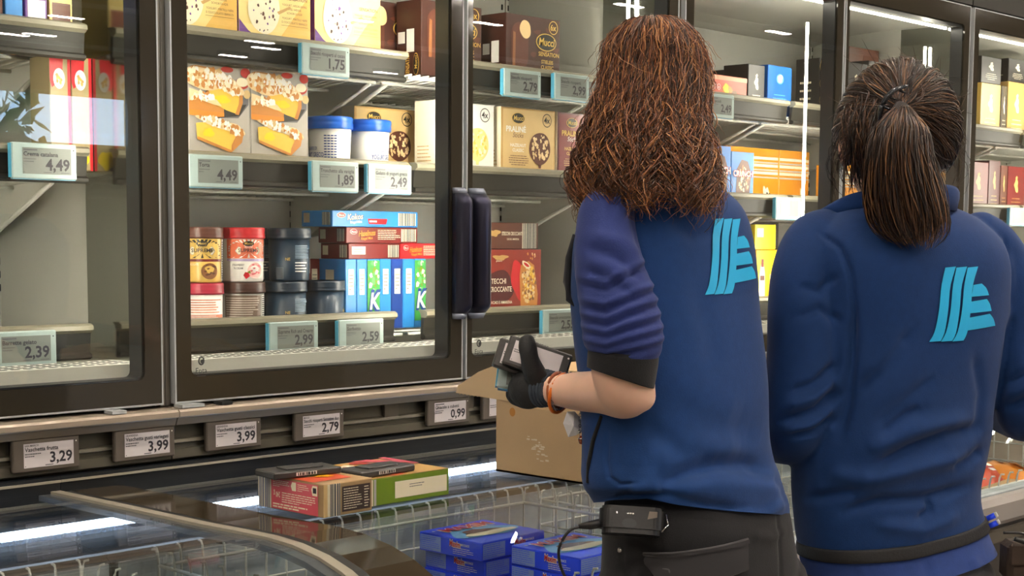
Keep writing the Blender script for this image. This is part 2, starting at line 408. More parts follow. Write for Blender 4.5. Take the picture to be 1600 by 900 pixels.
def upright(X0, label, shelves):
    r = empty('upright_freezer', (X0, 0, 0)); tag(r, label, 'freezer', 'glass door freezers')
    g = G()
    g.box(.004, 1.556, .60, .66, .92, 2.4, m_inner)                       # back
    g.box(.004, 1.556, .05, .60, 2.10, 2.4, m_inner)                      # ceiling
    f = F((.016, 0, 0), (0, 1, 0), (0, 0, 1)); g.prism([(.09, 2.10), (.60, 2.10), (.60, 2.02), (.50, 2.045), (.12, 2.06)], f, 0, 1.528, m_inner)
    g.box(.004, 1.556, .053, .60, .98, 1.055, m_inner)                      # floor
    g.box(.004, 1.556, -.0, .05, 2.11, 2.4, m_dark)                       # header
    for xa, xb in ((.004, .016), (1.544, 1.556)): g.box(xa, xb, .052, .60, 1.055, 2.10, m_inner)
    for xs in (.03, .778, 1.53):                                          # slotted rails
        for sx in (-.013, .013):
            for k in range(30): g.box(xs+sx-.003, xs+sx+.003, .5985, .60, 1.22+k*.028, 1.235+k*.028, m_slot)
        g.box(xs-.0012, xs+.0012, .5988, .60, 1.06, 2.02, m_alud)
    f2 = F((0, .6, 0), (1, 0, 0), (0, 0, 1))
    g.build('cabinet', r)
    for xa, xb in ((.016, .018), (1.542, 1.544)):
        g = G(); g.box(xa, xb, .06, .25, 1.10, 2.05, m_mirror); g.build('steel_strip', r)
    g = G(); g.box(.016, 1.544, .05, .056, 1.058, 1.10, m_white); g.box(.016, 1.544, .056, .158, 1.094, 1.10, m_white)   # intake grille
    for i in range(60):
        for y in (.070, .092, .114, .136): g.box(.03+i*.025, .045+i*.025, y, y+.008, 1.0995, 1.1006, m_slot)
    g.build('intake_grille', r)
    if X0 == 0:
        g = G(); g.lathe([(.001, 0), (.028, 0), (.03, .006), (.03, .02)], m_white, 24)
        for i in range(5): g.box(-.022, .022, -.02+i*.009, -.016+i*.009, -.001, .001, m_slot)
        v = g.build('air_vent', r, (1.375, .60, 2.03)); v.rotation_euler = (math.radians(90), 0, 0)
    for xa, ya in ((.026, .056), (.758, .0545), (.795, .0545), (1.522, .0545 if X0 < 0 else .146))+(((.776, .125),) if X0 > 1 else ()):
        g = G(); g.box(xa, xa+.006, ya, ya+.006, 1.14, 1.985, m_led if X0 < 1 else m_led_far); g.build('led_strip', r)
    g = G(); g.box(.03, 1.53, .076, .082, 2.036, 2.043, m_led_top); g.build('led_strip', r)
    for a_ in shelves: shelf(r, *a_)
    door(r, .013, .775, 'r'); door(r, .785, 1.547, 'l')
    g = G(); g.box(.0005, .011, .012, .05, 1.02, 2.11, m_alud); g.build('corner_post', r)
    g = G(); g.box(1.549, 1.5595, .012, .05, 1.02, 2.11, m_alud); g.build('corner_post', r)
    g = G(); f = F((0, 0, 0), (0, 1, 0), (0, 0, 1))
    g.prism([(.03, 1.008), (.03, 1.018), (-.030, 1.016), (-.034, 1.012), (-.034, 1.003), (-.026, 1.000)], f, .001, 1.559, m_railtop)
    g.prism([(.02, .984), (.02, 1.004), (-.026, 1.000), (-.020, .986)], f, .001, 1.559, m_band)
    g.prism([(.02, .918), (.02, .986), (.006, .986), (.006, .958), (-.002, .956), (-.004, .950), (.004, .948), (.004, .940), (-.004, .938), (-.006, .921), (-.002, .918)], f, .001, 1.559, m_chan)
    for xx in (.1, .33, .56, .79, 1.02, 1.25, 1.48): g.box(xx-.02, xx+.02, -.002, .006, .955, .984, m_alud)
    g.box(.10, .125, -.028, .0, 1.0175, 1.0235, m_slot); g.box(1.42, 1.45, -.028, .0, 1.0175, 1.0235, m_silver); g.box(.01, .06, -.028, .0, 1.0175, 1.0235, m_silver)
    g.build('ticket_rail', r)
    return r
SA, SB, SD = 1.762, 1.513, 1.17
upright(-1.56, 'glass door freezer cut off by the left edge, its right door in view', [(.02, .775, 1.74), (.785, 1.515, 1.74), (.02, .775, SB-.005), (.785, 1.515, SB-.005), (.02, .775, SD), (.785, 1.515, SD)])
upright(0.0, 'glass door freezer with the two large handles meeting mid-picture', [(.02, .780, SA), (.80, 1.535, SA, .93), (.02, .780, SB), (.80, 1.535, SB), (.02, .780, SD, .024, .742), (.80, 1.535, SD, .835)])
upright(1.56, 'glass door freezer seen between and behind the two shop workers', [(.02, .780, 1.759), (.80, 1.535, 1.759), (.02, .780, 1.477), (.80, 1.535, 1.477), (.02, .780, SD), (.80, 1.535, SD)])
upright(3.12, 'glass door freezer cut off by the right edge beyond the ponytailed worker', [(.02, .780, 1.759), (.80, 1.535, 1.759), (.02, .780, 1.477), (.80, 1.535, 1.477), (.02, .780, SD), (.80, 1.535, SD)])

# ------------------------------------------------------------------ chest freezers
LID = [(-.004, .886), (-.25, .888), (-.47, .889), (-.56, .891), (-.64, .892), (-.70, .889), (-.76, .880), (-.81, .866), (-.86, .844), (-.895, .818), (-.915, .792)]
def sweep(g, x0, x1, d0, d1, m, y0=None):
    """band across the lid profile between x0 and x1, from height d0 to d1 above it"""
    n = len(LID); V = []
    for i, (y, z) in enumerate(LID):
        a, b = LID[max(i-1, 0)], LID[min(i+1, n-1)]; t = Vector((b[0]-a[0], b[1]-a[1])).normalized(); nn = Vector((t.y, -t.x))
        if nn.y < 0: nn = -nn
        for x in (x0, x1):
            for d in (d0, d1): V.append((x, y+nn.x*d, z+nn.y*d))
    Q = []
    for i in range(n-1):
        a, b = i*4, (i+1)*4
        Q += [(a+1, a+3, b+3, b+1), (a, b, b+2, a+2), (a, a+1, b+1, b), (a+2, b+2, b+3, a+3)]
    Q += [(0, 2, 3, 1), (4*(n-1), 4*(n-1)+1, 4*(n-1)+3, 4*(n-1)+2)]
    g.add(V, Q, m, False)
m_edge = mat('lid_edge_metal', 'b3ac9b', .35, .4); m_rub = mat('lid_rubber', '1b1c1d', .45); m_lprint = mat('lid_dark_print', '3a3226', .08)
m_bump = mat('chest_bumper', '8e8884', .5); m_front = mat('chest_front', '2c2724', .45)
def chest(X0, X1, label, band):
    r = empty('chest_freezer', ((X0+X1)/2, -.47, 0)); tag(r, label, 'freezer', 'glass lidded chest freezers'); ox, oy = (X0+X1)/2, -.47
    g = G(); a, b = X0-ox+.0005, X1-ox-.0005; Y = lambda y: y-oy
    g.box(a, b, Y(-.95), Y(-.90), 0.0, .73, m_front, .004); g.box(a, b, Y(-.02), Y(.0), .05, .915, m_navy)
    g.box(a, b, Y(-.90), Y(-.02), .05, .38, m_liner); g.box(a, a+.03, Y(-.90), Y(-.02), .38, .62, m_liner); g.box(b-.03, b, Y(-.90), Y(-.02), .38, .62, m_liner)
    g.box(a, b, Y(-.90), Y(-.86), .38, .78, m_liner)
    fx = F((0, 0, 0), (0, 1, 0), (0, 0, 1))
    g.prism([(Y(-.02), .38), (Y(-.02), .806), (Y(-.06), .804), (Y(-.165), .792), (Y(-.18), .782), (Y(-.185), .38)], fx, a, b, mat('chest_ledge', '15171a', .7, spec=.15))
    g.prism([(Y(-.1855), .38), (Y(-.1855), .785), (Y(-.19), .785), (Y(-.19), .38)], fx, a+.01, b-.01, m_liner)
    g.box(a, b, Y(-.168), Y(-.150), .7925, .797, m_alud)
    for yy, zz in ((-.021, .905), (-.0215, .868)): g.box(a, b, Y(yy)-.004, Y(yy), zz, zz+.004, m_edge)
    c = g.build('chest_body', r)
    g = G(); g.box(a, b, Y(-.97), Y(-.925), .73, .79, m_bump, .012); g.box(a, b, Y(-.96), Y(-.945), .69, .722, m_alud, .004); g.build('bumper_rail', r)
    g = G(); g.prism([(Y(-.022), .815), (Y(-.034), .816), (Y(-.034), .825), (Y(-.022), .829)], fx, a, b, m_led_c)
    n = int((b-a)/.012)
    for i in range(n): x = a+i*.012; g.add([(x, Y(-.0345), .815), (x+.009, Y(-.0345), .815), (x+.0045, Y(-.036), .825)], [(0, 1, 2)], mat('led_lens', 'b7d2f4', .4, emis=CHEST_LED*.6))
    g.build('led_strip', r)
    g = G(); sweep(g, X0+.002, X0+.020, -.012, .001, m_rub)
    if band: sweep(g, X0+.021, X0+.120, -.0045, .0005, m_lprint)
    g.v = [(x-ox, y-oy, z) for x, y, z in g.v]; l = g.build('glass_lid', r)
    for xa, xb, da, db, mm, nm in ((X1-.020, X1-.001, -.006, .004, m_edge, 'lid_strip'), (X1-.043, X1-.021, -.010, -.0005, mat('lid_grey_edge', '53565a', .3), 'lid_edge')):
        g = G(); sweep(g, xa, xb, da, db, mm); g.v = [(x-ox, y-oy, z) for x, y, z in g.v]; g.build(nm, l)
    g = G(); sweep(g, X0+.022, X1-.024, -.004, 0, m_lidg); g.v = [(x-ox, y-oy, z) for x, y, z in g.v]; g.build('lid_pane', l)
    return r
chest(-1.95, -.242, 'chest freezer in the lower left corner, dark cold glass lid', False)
chest(-.242, 1.32, 'chest freezer with cartons resting on its glass lid in front of the curly haired worker', True)
chest(1.32, 2.90, 'chest freezer at the right edge with a brown carton and orange bags inside', True)
def basket(x0, x1, y0, y1, z0, z1, label, hooks=True):
    r = empty('wire_basket', ((x0+x1)/2, (y0+y1)/2, z0)); ox, oy = (x0+x1)/2, (y0+y1)/2; g = G()
    tag(r, label, 'basket', 'white wire baskets')
    def wall(p, q, inward):
        p, q = Vector(p), Vector(q); L = (q-p).length; n = int(L/.045); iv = Vector(inward)
        for i in range(n+1):
            a = p+(q-p)*(i/n); P = [Vector((a.x, a.y, 0)), Vector((a.x, a.y, z1-z0-.03))]
            if hooks: P += [Vector((a.x, a.y, z1-z0-.008))-iv*.003, Vector((a.x, a.y, z1-z0))-iv*.006, Vector((a.x, a.y, z1-z0+.001))-iv*.014]
            g.tube(P, .0023, m_wire, 5)
        for h, w in ((z1-z0-.03, .0034), (z1-z0-.085, .0023), (z1-z0-.14, .0023), (.0, .003)):
            if h >= 0: g.tube([(p.x, p.y, h), (q.x, q.y, h)], w, m_wire, 5)
    c = [(x0-ox, y1-oy, 0), (x1-ox, y1-oy, 0), (x1-ox, y0-oy, 0), (x0-ox, y0-oy, 0)]
    for i, iv in zip(range(4), ((0, -1, 0), (-1, 0, 0), (0, 1, 0), (1, 0, 0))): wall(c[i], c[(i+1) % 4], iv)
    for i in range(int((x1-x0)/.06)): g.tube([(x0-ox+i*.06, y0-oy, 0), (x0-ox+i*.06, y1-oy, 0)], .002, m_wire, 4)
    g.build('wire_grid', r); return r
basket(-1.86, -.32, -.84, -.215, .40, .803, 'white wire basket lining the chest in the lower left corner')
basket(-.17, .75, -.84, -.215, .40, .803, 'white wire basket around the blue ice cream cartons')
basket(.80, 1.26, -.84, -.215, .40, .803, 'white wire basket hidden beyond the brown carton')
basket(1.37, 2.85, -.84, -.215, .40, .803, 'white wire basket at the right edge holding orange bags')
# ------------------------------------------------------------------ packaged goods
C = {}
def cm(name, hexv, rough=.38, **k): return mat('print_'+name, hexv, rough, **k)
k_cream = cm('cream', 'f0e6c8'); k_yel = cm('yellow', 'e6b85c'); k_yell = cm('pale_yellow', 'efd68a'); k_pur = cm('purple', '6a3a8c'); k_brown = cm('brown', '3d2018'); k_choc = cm('chocolate', '5a3022')
k_gold = cm('gold', 'd9b45a', .3); k_tan = cm('tan', 'c39c5c'); k_tanl = cm('pale_tan', 'd8b87e'); k_white = cm('white', 'eeece4'); k_blk = cm('black', '1c1a19'); k_red = cm('red', 'c8202a'); k_mar = cm('maroon', '6e1c1c'); k_mard = cm('dark_maroon', '4c1216')
k_blue = cm('blue', '2f86cf'); k_blued = cm('deep_blue', '1c3f8c'); k_roy = cm('royal_blue', '1f4af6'); k_navy = cm('navy', '0b2a40'); k_grn = cm('green', '3f9a4a'); k_olive = cm('olive', '6f8a1e'); k_org = cm('orange', 'e08a2a'); k_orr = cm('orange_red', 'd4583a')
k_pink = cm('pink', 'd65a66'); k_card = cm('kraft', 'a88a62', .7, var=.12, vs=12); k_grey = cm('grey', 'b9b8b2'); k_choco2 = cm('milk_chocolate', '8a5a34'); k_nut = cm('nut', 'e2c48e'); k_crust = cm('crust', 'c9853a'); k_crum = cm('crumble', 'ead0a0'); k_apple = cm('apple', 'c0392b'); k_plate = cm('plate', '6b6a6c'); k_marble = cm('marble', 'b4aea3', var=.06, vs=10)
k_cake = cm('cake', 'eec04a'); k_lid = cm('tub_blue_lid', '1f5fc4', .3); k_sky = cm('sky', '6ab0e8'); k_yelb = cm('bright_yellow', 'f0d21e'); k_yelo = cm('amber', 'f0a818')
def carton(name, w, h, d, body, label, cat='carton', group=None, b=.0015):
    g = G(); g.box(-w/2, w/2, 0, d, 0, h, body, b); g._n = (name, label, cat, group)
    g.f = FRONT(w, h); g.l = F((-w/2, d, 0), (0, -1, 0), (0, 0, 1), d, h); g.t = F((-w/2, 0, h), (1, 0, 0), (0, 1, 0), w, d); g.b_ = F((-w/2, d, 0), (1, 0, 0), (0, -1, 0)); return g
def place(g, x0, y, z, w, rz=0.0):
    if .21 < y < .22 and x0 != 0: y += .0035
    n, lab, cat, grp = g._n; o = g.build(n, None, (x0+w/2, y, z), rz); return tag(o, lab, cat, grp)
ZA, ZB, ZD = SA-.045+.0008, SB-.045+.0008, SD-.045+.0008
Z2A, Z2B = 1.759-.045+.0008, 1.477-.045+.0008
def badge(g, f, x, y, s, word='Mucci', bg=k_blk):
    g.ell(f, x, y, s, s*.58, k_gold, 2); g.ell(f, x, y, s*.92, s*.52, bg, 3); g.text(f, word, x, y-s*.22, s*.48, k_gold, 'c', 4, .02, w=s*1.5, shear=.15)
def count(g, f, x, y, r, st, m): g.ring(f, x, y, r, r, r*.12, m, 3); g.text(f, st, x, y-r*.4, r*.85, m, 'c', 3, .02, w=r*1.3)
# --- yogurt ice cream sticks (yellow)
def yog(label, w=.19, h=.17):
    g = carton('ice_cream_carton', w, h, .085, k_yel, label, 'carton', 'yellow yogurt ice stick cartons'); f = F((-w/2, 0, .042), w=w, h=h-.042); h -= .042
    g.rect(f, 0, 0, w, h, k_yell, 1); g.poly(f, [(w*.55, 0), (w, 0), (w, h*.8)], k_yel, 2)
    g.poly(f, [(0, 0), (w*.23, 0), (w*.12, h*.09), (0, h*.26)], k_pur, 2)
    g.blob(f, w*.34, h*.50, w*.215, h*.46, k_cream, 3, 3, .04, 36); g.specks(f, w*.34, h*.47, w*.18, h*.42, [k_brown, k_pur, k_choc], 26, .0035, 4, 5)
    g.poly(f, [(w*.52, h*.44), (w*.70, h*.56), (w*.72, h*.53), (w*.545, h*.40)], k_tan, 4)
    g.text(f, 'SENSATION', w*.95, h*.66, h*.055, k_choc, 'r', 3, .01, w=w*.42)
    for i, t in enumerate(('YOGURT, HEIDELBEERE', 'UND WEISSE', 'SCHOKOLADE')): g.text(f, t, w*.77, h*(.56-.065*i), h*.034, k_choc, 'c', 3, 0, w=w*.36)
    for i, t in enumerate(('YOGURT, MIRTILLI NERI', 'E CIOCCOLATO BIANCO')): g.text(f, t, w*.77, h*(.34-.065*i), h*.034, k_choc, 'c', 3, 0, w=w*.36)
    g.rect(f, w*.58, h*.235, w*.96, h*.24, k_choc, 3); g.rect(g.l, 0, 0, .085, h+.042, k_pur, 1); g.lines(g.l, .01, h*.4, .07, h*.9, k_white, 8, 2, .3, 2); g.rect(g.l, .02, h*.05, .06, h*.14, k_white, 2)
    g.rect(g.t, 0, 0, w, .085, k_yell, 1); return g
for i, (x, lab) in enumerate(((.136, 'yellow yogurt ice stick carton at the left door edge of the top shelf'), (.331, 'yellow yogurt ice stick carton in the middle of its row of three, top shelf'), (.534, 'yellow yogurt ice stick carton with purple side panel beside the brown ones'))):
    place(yog(lab), x, .215, ZA, .19)
# --- brown almond sticks
def sens(label, w=.2, h=.175):
    g = carton('ice_cream_carton', w, h, .085, k_brown, label, 'carton', 'dark brown ice stick cartons'); f = F((-w/2, 0, .042), w=w, h=h-.042); h -= .042
    for i in range(7): g.blob(f, w*(.5+.07*i % .45), h*(.3+.6*((i*37) % 10)/10), w*.06, h*.05, k_choc, 1, i, .3, 8)
    P = rounded(w*.09, -.0, w*.40, h*.86, w*.15, 6); P = [(a, max(b, .001)) for a, b in P]
    g.poly(f, P, k_choc, 2); g.poly(f, [(w*.11, .002), (w*.16, .002), (w*.165, h*.66), (w*.12, h*.68)], k_choco2, 3)
    g.blob(f, w*.34, h*.74, w*.10, h*.17, k_nut, 3, 2, .05, 24, .5)
    count(g, f, w*.86, h*.84, w*.085, '6x', k_gold); badge(g, f, w*.73, h*.55, w*.19)
    g.text(f, 'SENSATION', w*.97, h*.29, h*.075, k_gold, 'r', 3, .015, w=w*.47)
    g.text(f, 'STIELEIS', w*.75, h*.15, h*.065, k_gold, 'c', 3, .015, w=w*.3); g.text(f, 'CLASSIC', w*.75, h*.05, h*.065, k_gold, 'c', 3, .015, w=w*.3)
    l = g.l; g.rect(l, 0, 0, .085, h+.042, k_brown, 1); g.rect(l, .006, h*.58, .030, h*.78, k_white, 2); g.rect(l, .036, h*.42, .062, h*.82, k_white, 2)
    g.text(l, 'SENSATION', .045, h*.02, .012, k_gold, 'l', 2, .01, rot=math.pi/2, w=h*.42); g.ell(l, .068, h*.2, .010, .026, k_gold, 2); g.ell(l, .068, h*.2, .009, .024, k_blk, 3); g.text(l, 'Mucci', .073, h*.12, .009, k_gold, 'l', 4, .01, rot=math.pi/2, w=.036)
    return g
place(sens('dark brown ice stick carton half hidden behind the yellow ones, top shelf'), .742, .315, ZA, .2)
place(sens('dark brown ice stick carton cut off by the left edge of the third door'), .852, .215, ZA, .2)
place(sens('dark brown ice stick carton standing alone with its side showing, top shelf'), 1.137, .215, ZA, .2)
# --- apple cake cartons
def torta(label, w=.155, h=.222, d=.05):
    g = carton('cake_carton', w, h, d, k_marble, label, 'carton', 'apple cake cartons'); f = F((-w/2, 0, .042), w=w, h=h-.042); h -= .042
    g.poly(f, [(w*.30, h*.40), (w*.80, h*.42), (w*.97, h*.58), (w*.97, h*.70), (w*.5, h*.60)], k_plate, 1); g.poly(f, [(w*.40, h*.40), (w*.82, h*.445), (w*.94, h*.585), (w*.6, h*.55)], m_dark, 2)
    g.poly(f, [(0, h*.42), (w*.30, h*.40), (w*.56, h*.425), (w*.56, h*.545), (w*.3, h*.58), (0, h*.62)], k_crust, 3); g.poly(f, [(0, h*.42), (w*.3, h*.40), (w*.56, h*.425), (w*.56, h*.47), (0, h*.48)], k_org, 4)
    g.poly(f, [(w*.28, h*.60), (w*.60, h*.50), (w*.80, h*.46), (w*.86, h*.60), (w*.86, h*.74), (w*.52, h*.80), (w*.30, h*.76)], k_cake, 3); g.poly(f, [(w*.74, h*.46), (w*.80, h*.455), (w*.87, h*.60), (w*.87, h*.74), (w*.82, h*.72), (w*.80, h*.58)], k_crust, 4); g.blob(f, w*.52, h*.62, w*.13, h*.05, k_yelb, 4, 3, .2)
    g.blob(f, w*.28, h*.84, w*.36, h*.13, k_crum, 4, 4, .10, 34, -.06); g.blob(f, w*.62, h*.80, w*.27, h*.095, k_crum, 4, 8, .12, 34, -.45); g.blob(f, w*.24, h*.93, w*.24, h*.045, k_crust, 3, 6, .15, 26, -.1)
    g.specks(f, w*.28, h*.85, w*.35, h*.11, [k_crust, k_white, k_tanl, k_cream, k_crust], 70, .0065, 5, 6); g.specks(f, w*.62, h*.80, w*.26, h*.085, [k_crust, k_white, k_cream], 44, .0060, 5, 16, -.45)
    g.poly(f, [(0, h*.58), (w*.16, h*.60), (w*.40, h*.55), (w*.52, h*.54), (w*.44, h*.61), (w*.22, h*.68), (0, h*.72)], k_crum, 5); g.specks(f, w*.2, h*.63, w*.22, h*.045, [k_crust, k_white, k_cream], 34, .0055, 6, 9)
    # the slice in front
    g.poly(f, [(w*.10, h*.33), (w*.12, h*.15), (w*.66, h*.015), (w*.84, h*.14), (w*.88, h*.28), (w*.60, h*.31), (w*.3, h*.36)], k_cake, 6)
    g.poly(f, [(w*.12, h*.15), (w*.66, h*.015), (w*.665, h*.045), (w*.115, h*.185)], k_crust, 7); g.poly(f, [(w*.66, h*.015), (w*.84, h*.14), (w*.88, h*.28), (w*.76, h*.24), (w*.67, h*.10)], k_crust, 7); g.blob(f, w*.30, h*.23, w*.08, h*.055, k_yelb, 7, 3, .2)
    g.blob(f, w*.44, h*.345, w*.34, h*.050, k_crum, 7, 5, .13, 34, -.20); g.blob(f, w*.74, h*.285, w*.15, h*.06, k_crum, 7, 9, .13, 26, -.3); g.specks(f, w*.46, h*.345, w*.34, h*.048, [k_crust, k_white, k_white, k_tanl], 50, .0052, 8, 12, -.22); g.specks(f, w*.76, h*.28, w*.13, h*.05, [k_crust, k_white], 16, .005, 8, 3)
    # apples
    g.ell(f, w*.62, h*.965, w*.10, h*.034, k_apple, 2); g.ell(f, w*.92, h*.945, w*.08, h*.055, k_apple, 2); g.ell(f, w*.86, h*.82, w*.11, h*.065, k_apple, 3); g.ell(f, w*.86, h*.835, w*.095, h*.052, k_cream, 4); g.ell(f, w*.94, h*.70, w*.06, h*.05, k_tanl, 3)
    g.rect(g.l, 0, 0, d, h+.042, k_white, 1); return g
place(torta('apple cake carton at the left door edge on the middle shelf'), .203, .215, ZB, .155)
place(torta('apple cake carton next to the white tubs with blue lids'), .3595, .215, ZB, .155)
def torta_side(label, w=.048, h=.215):
    g = carton('cake_carton', w, h, .074, cm('dull_beige', 'a5956c'), label, 'carton', 'cream cartons with red badges'); f = g.f
    g.poly(f, [(0, h), (w*.66, h), (w*.6, h*.8), (w*.1, h*.72), (0, h*.78)], k_red, 1); g.ell(f, w*.44, h*.80, w*.28, h*.09, k_white, 2); g.specks(f, w*.44, h*.80, w*.16, h*.05, [k_tan, k_gold], 8, .004, 3, 2)
    g.rect(f, w*.86, 0, w, h, k_red, 1); g.blob(f, w*.4, h*.1, w*.35, h*.09, k_yelb, 1, 4, .2); g.rect(f, w*.15, h*.3, w*.62, h*.34, k_grey, 1); return g
_L = ('beige carton with red badge over the right end of the shelf label, left door', 'beige carton with red badge standing against the steel strip, left door')
for i in range(2): place(torta_side(_L[i], .0435), -.1085+i*.0455, .215, ZB-.005, .0435)
# --- top shelf of the left door
def plain(label, w, h, d, m, name='frozen_food_carton', grp=None, win=None, txt=None, tm=None):
    g = carton(name, w, h, d, m, label, 'carton', grp)
    if win: g.rect(g.f, w*.1, h*.12, w*.9, h*.45, win, 1)
    if txt: g.text(g.f, txt, w*.5, h*.6, h*.13, tm or k_white, 'c', 2, .02, w=w*.85)
    g.lines(g.f, w*.1, h*.08, w*.9, h*.2, tm or k_white, 2, 2, .35, 3); g.bars(g.l, d*.1, h*.2, d*.5, h*.5, k_white, 1, 7, 2); return g
plain_sp = [(-.30, .10, .19, k_choc, None, 'chocolate brown carton at the top left corner of the picture'), (-.195, .035, .17, k_blue, None, 'narrow blue carton behind the left door, top shelf'), (-.155, .045, .18, k_pur, k_white, 'narrow carton with purple print at the top of the left door'), (-.105, .048, .18, k_yell, k_choc, 'narrow pale yellow carton at the top of the left door')]
for x, w, h, m, wn, lab in plain_sp: place(plain(lab, w, h, .12, m, win=wn), x, .215, 1.74-.044, w)
place(yog('yellow yogurt ice stick carton behind the left door, top shelf', .19), -.2525+.0, .345, 1.74-.044, .19)
# --- tubs of yogurt ice
def tub(label):
    r = empty('ice_cream_tub', (0, 0, 0)); tag(r, label, 'tub', 'white tubs with blue lids'); g = G()
    g.lathe([(.041, .0), (.044, .003), (.049, .115)], k_white, 40); 
    for a0, col in ((-150, 0), (-70, 1), (10, 0), (90, 1)):
        for j in range(14):
            if col == 0: continue
            z = .096-.006*j
            for t in range(4):
                A = math.radians(a0+t*9); B = math.radians(a0+t*9+7); rr = .0415+.0065*z/.115+.0028
                g.add([(rr*math.cos(A), rr*math.sin(A), z), (rr*math.cos(B), rr*math.sin(B), z), (rr*math.cos(B), rr*math.sin(B), z+.0025), (rr*math.cos(A), rr*math.sin(A), z+.0025)], [(0, 1, 2, 3)], k_blued)
    def wrap(st, ang, z, h, w, m):
        v, q = text_geo(st, .015); cap = text_geo('H')[0][:, 1].max(); k = h/cap; v = v*k; s = min(1, w/v[:, 0].max()); v[:, 0] *= s; v[:, 0] -= v[:, 0].max()/2
        P = []
        for a, b in v:
            rr = .0440+.0050*(z+b)/.115+.0008; A = math.radians(ang)+a/rr; P.append((rr*math.cos(A), rr*math.sin(A), z+b))
        g.add(P, q, m)
    wrap('GELATO DI', -112, .066, .007, .034, k_blued); wrap('YOGURT GRECO', -112, .050, .010, .066, k_blued); wrap('NATURALE', -112, .040, .005, .03, k_sky)
    for i in range(9):
        A = math.radians(-112+(i-4)*7); B = A+math.radians(7); rr = .0462; z = lambda t: .026-.022*((t-math.radians(-112))/.5)**2
        g.add([(rr*math.cos(A), rr*math.sin(A), z(A)), (rr*math.cos(B), rr*math.sin(B), z(B)), (rr*math.cos(B), rr*math.sin(B), z(B)+.003), (rr*math.cos(A), rr*math.sin(A), z(A)+.003)], [(0, 1, 2, 3)], k_blued)
    g.build('tub_body', r); g = G()
    g.lathe([(.050, .113), (.0535, .115), (.0535, .126), (.052, .128), (.0535, .130), (.0535, .138), (.051, .141), (.048, .139), (.0, .139)], k_lid, 44); g.build('lid', r); return r
t1 = tub('white tub with blue lid, back of its print towards the glass'); t1.location = (.630, .285, ZB); t1.rotation_euler.z = math.radians(-75)
t2 = dup(t1, (.748, .287, ZB), math.radians(30), 'white tub with blue lid reading yogurt greco beside the tan carton')
# --- praline sticks
def pral(label, body, edge, txt, w=.2, h=.195, coat=None, dots=None, side=None, d=.07):
    g = carton('ice_cream_carton', w, h, d, body, label, 'carton', 'praline ice stick cartons'); f = F((-w/2, 0, .042), w=w, h=h-.042); h -= .042
    g.rect(f, w*.03, h*.03, w*.97, h*.97, edge, 1)
    for i in range(3): g.ring(f, w*.35, h*.5, w*(.5+.06*i), h*(.52+.05*i), w*.008, body, 2) if False else None
    badge(g, f, w*.30, h*.83, w*.12); count(g, f, w*.83, h*.83, w*.085, '4x', k_blk if body is not k_mard else k_gold)
    g.text(f, 'PRALINÉ', w*.08, h*.61, h*.085, txt, 'l', 3, .03, w=w*.52); g.text(f, 'Sticks', w*.2, h*.52, h*.075, k_choc if txt is k_white else k_white, 'l', 3, .0, shear=.25, w=w*.28)
    g.text(f, 'HAZELNUT', w*.30, h*.37, h*.05, txt, 'c', 3, .02, w=w*.32); g.text(f, 'CLASSIC', w*.30, h*.29, h*.05, txt, 'c', 3, .02, w=w*.28)
    g.lines(f, w*.12, h*.06, w*.5, h*.24, k_choc if txt is k_white else k_tan, 5, 3, .3, 4, True)
    g.blob(f, w*.70, h*.36, w*.20, h*.26, coat, 3, 6, .03, 36); g.specks(f, w*.70, h*.36, w*.18, h*.24, dots, 60, .0042, 4, 8); g.poly(f, [(w*.67, h*.11), (w*.73, h*.11), (w*.72, h*.04), (w*.68, h*.04)], coat, 3)
    g.rect(g.l, 0, 0, d, h+.042, side or k_cream, 1); g.lines(g.l, .01, h*.1, .06, h*.6, k_tan, 9, 2, .3, 3); return g
place(pral('tan praline stick carton behind the white tubs', k_tan, k_tanl, k_white, h=.18, coat=k_choc, dots=[k_nut, k_crum], d=.045), .760, .3505, ZB, .2)
g = plain('plain tan carton lying at the back behind the white tubs', .11, .17, .06, k_tanl); place(g, .828, .43, ZB, .11)
place(pral('white praline stick carton at the left edge of the third door', k_white, k_white, k_tan, coat=k_yell, dots=[k_cake, k_cream]), .897, .215, ZB, .2)
place(pral('tan praline stick carton in full view, middle shelf of third door', k_tan, k_tanl, k_white, coat=k_choc, dots=[k_nut, k_crum], side=k_cream), 1.122, .215, ZB, .2)
place(pral('dark maroon praline stick carton half hidden by the curly hair', k_mard, k_mar, k_gold, coat=k_brown, dots=[k_choc, k_nut], w=.18), 1.331, .215, ZB, .18)
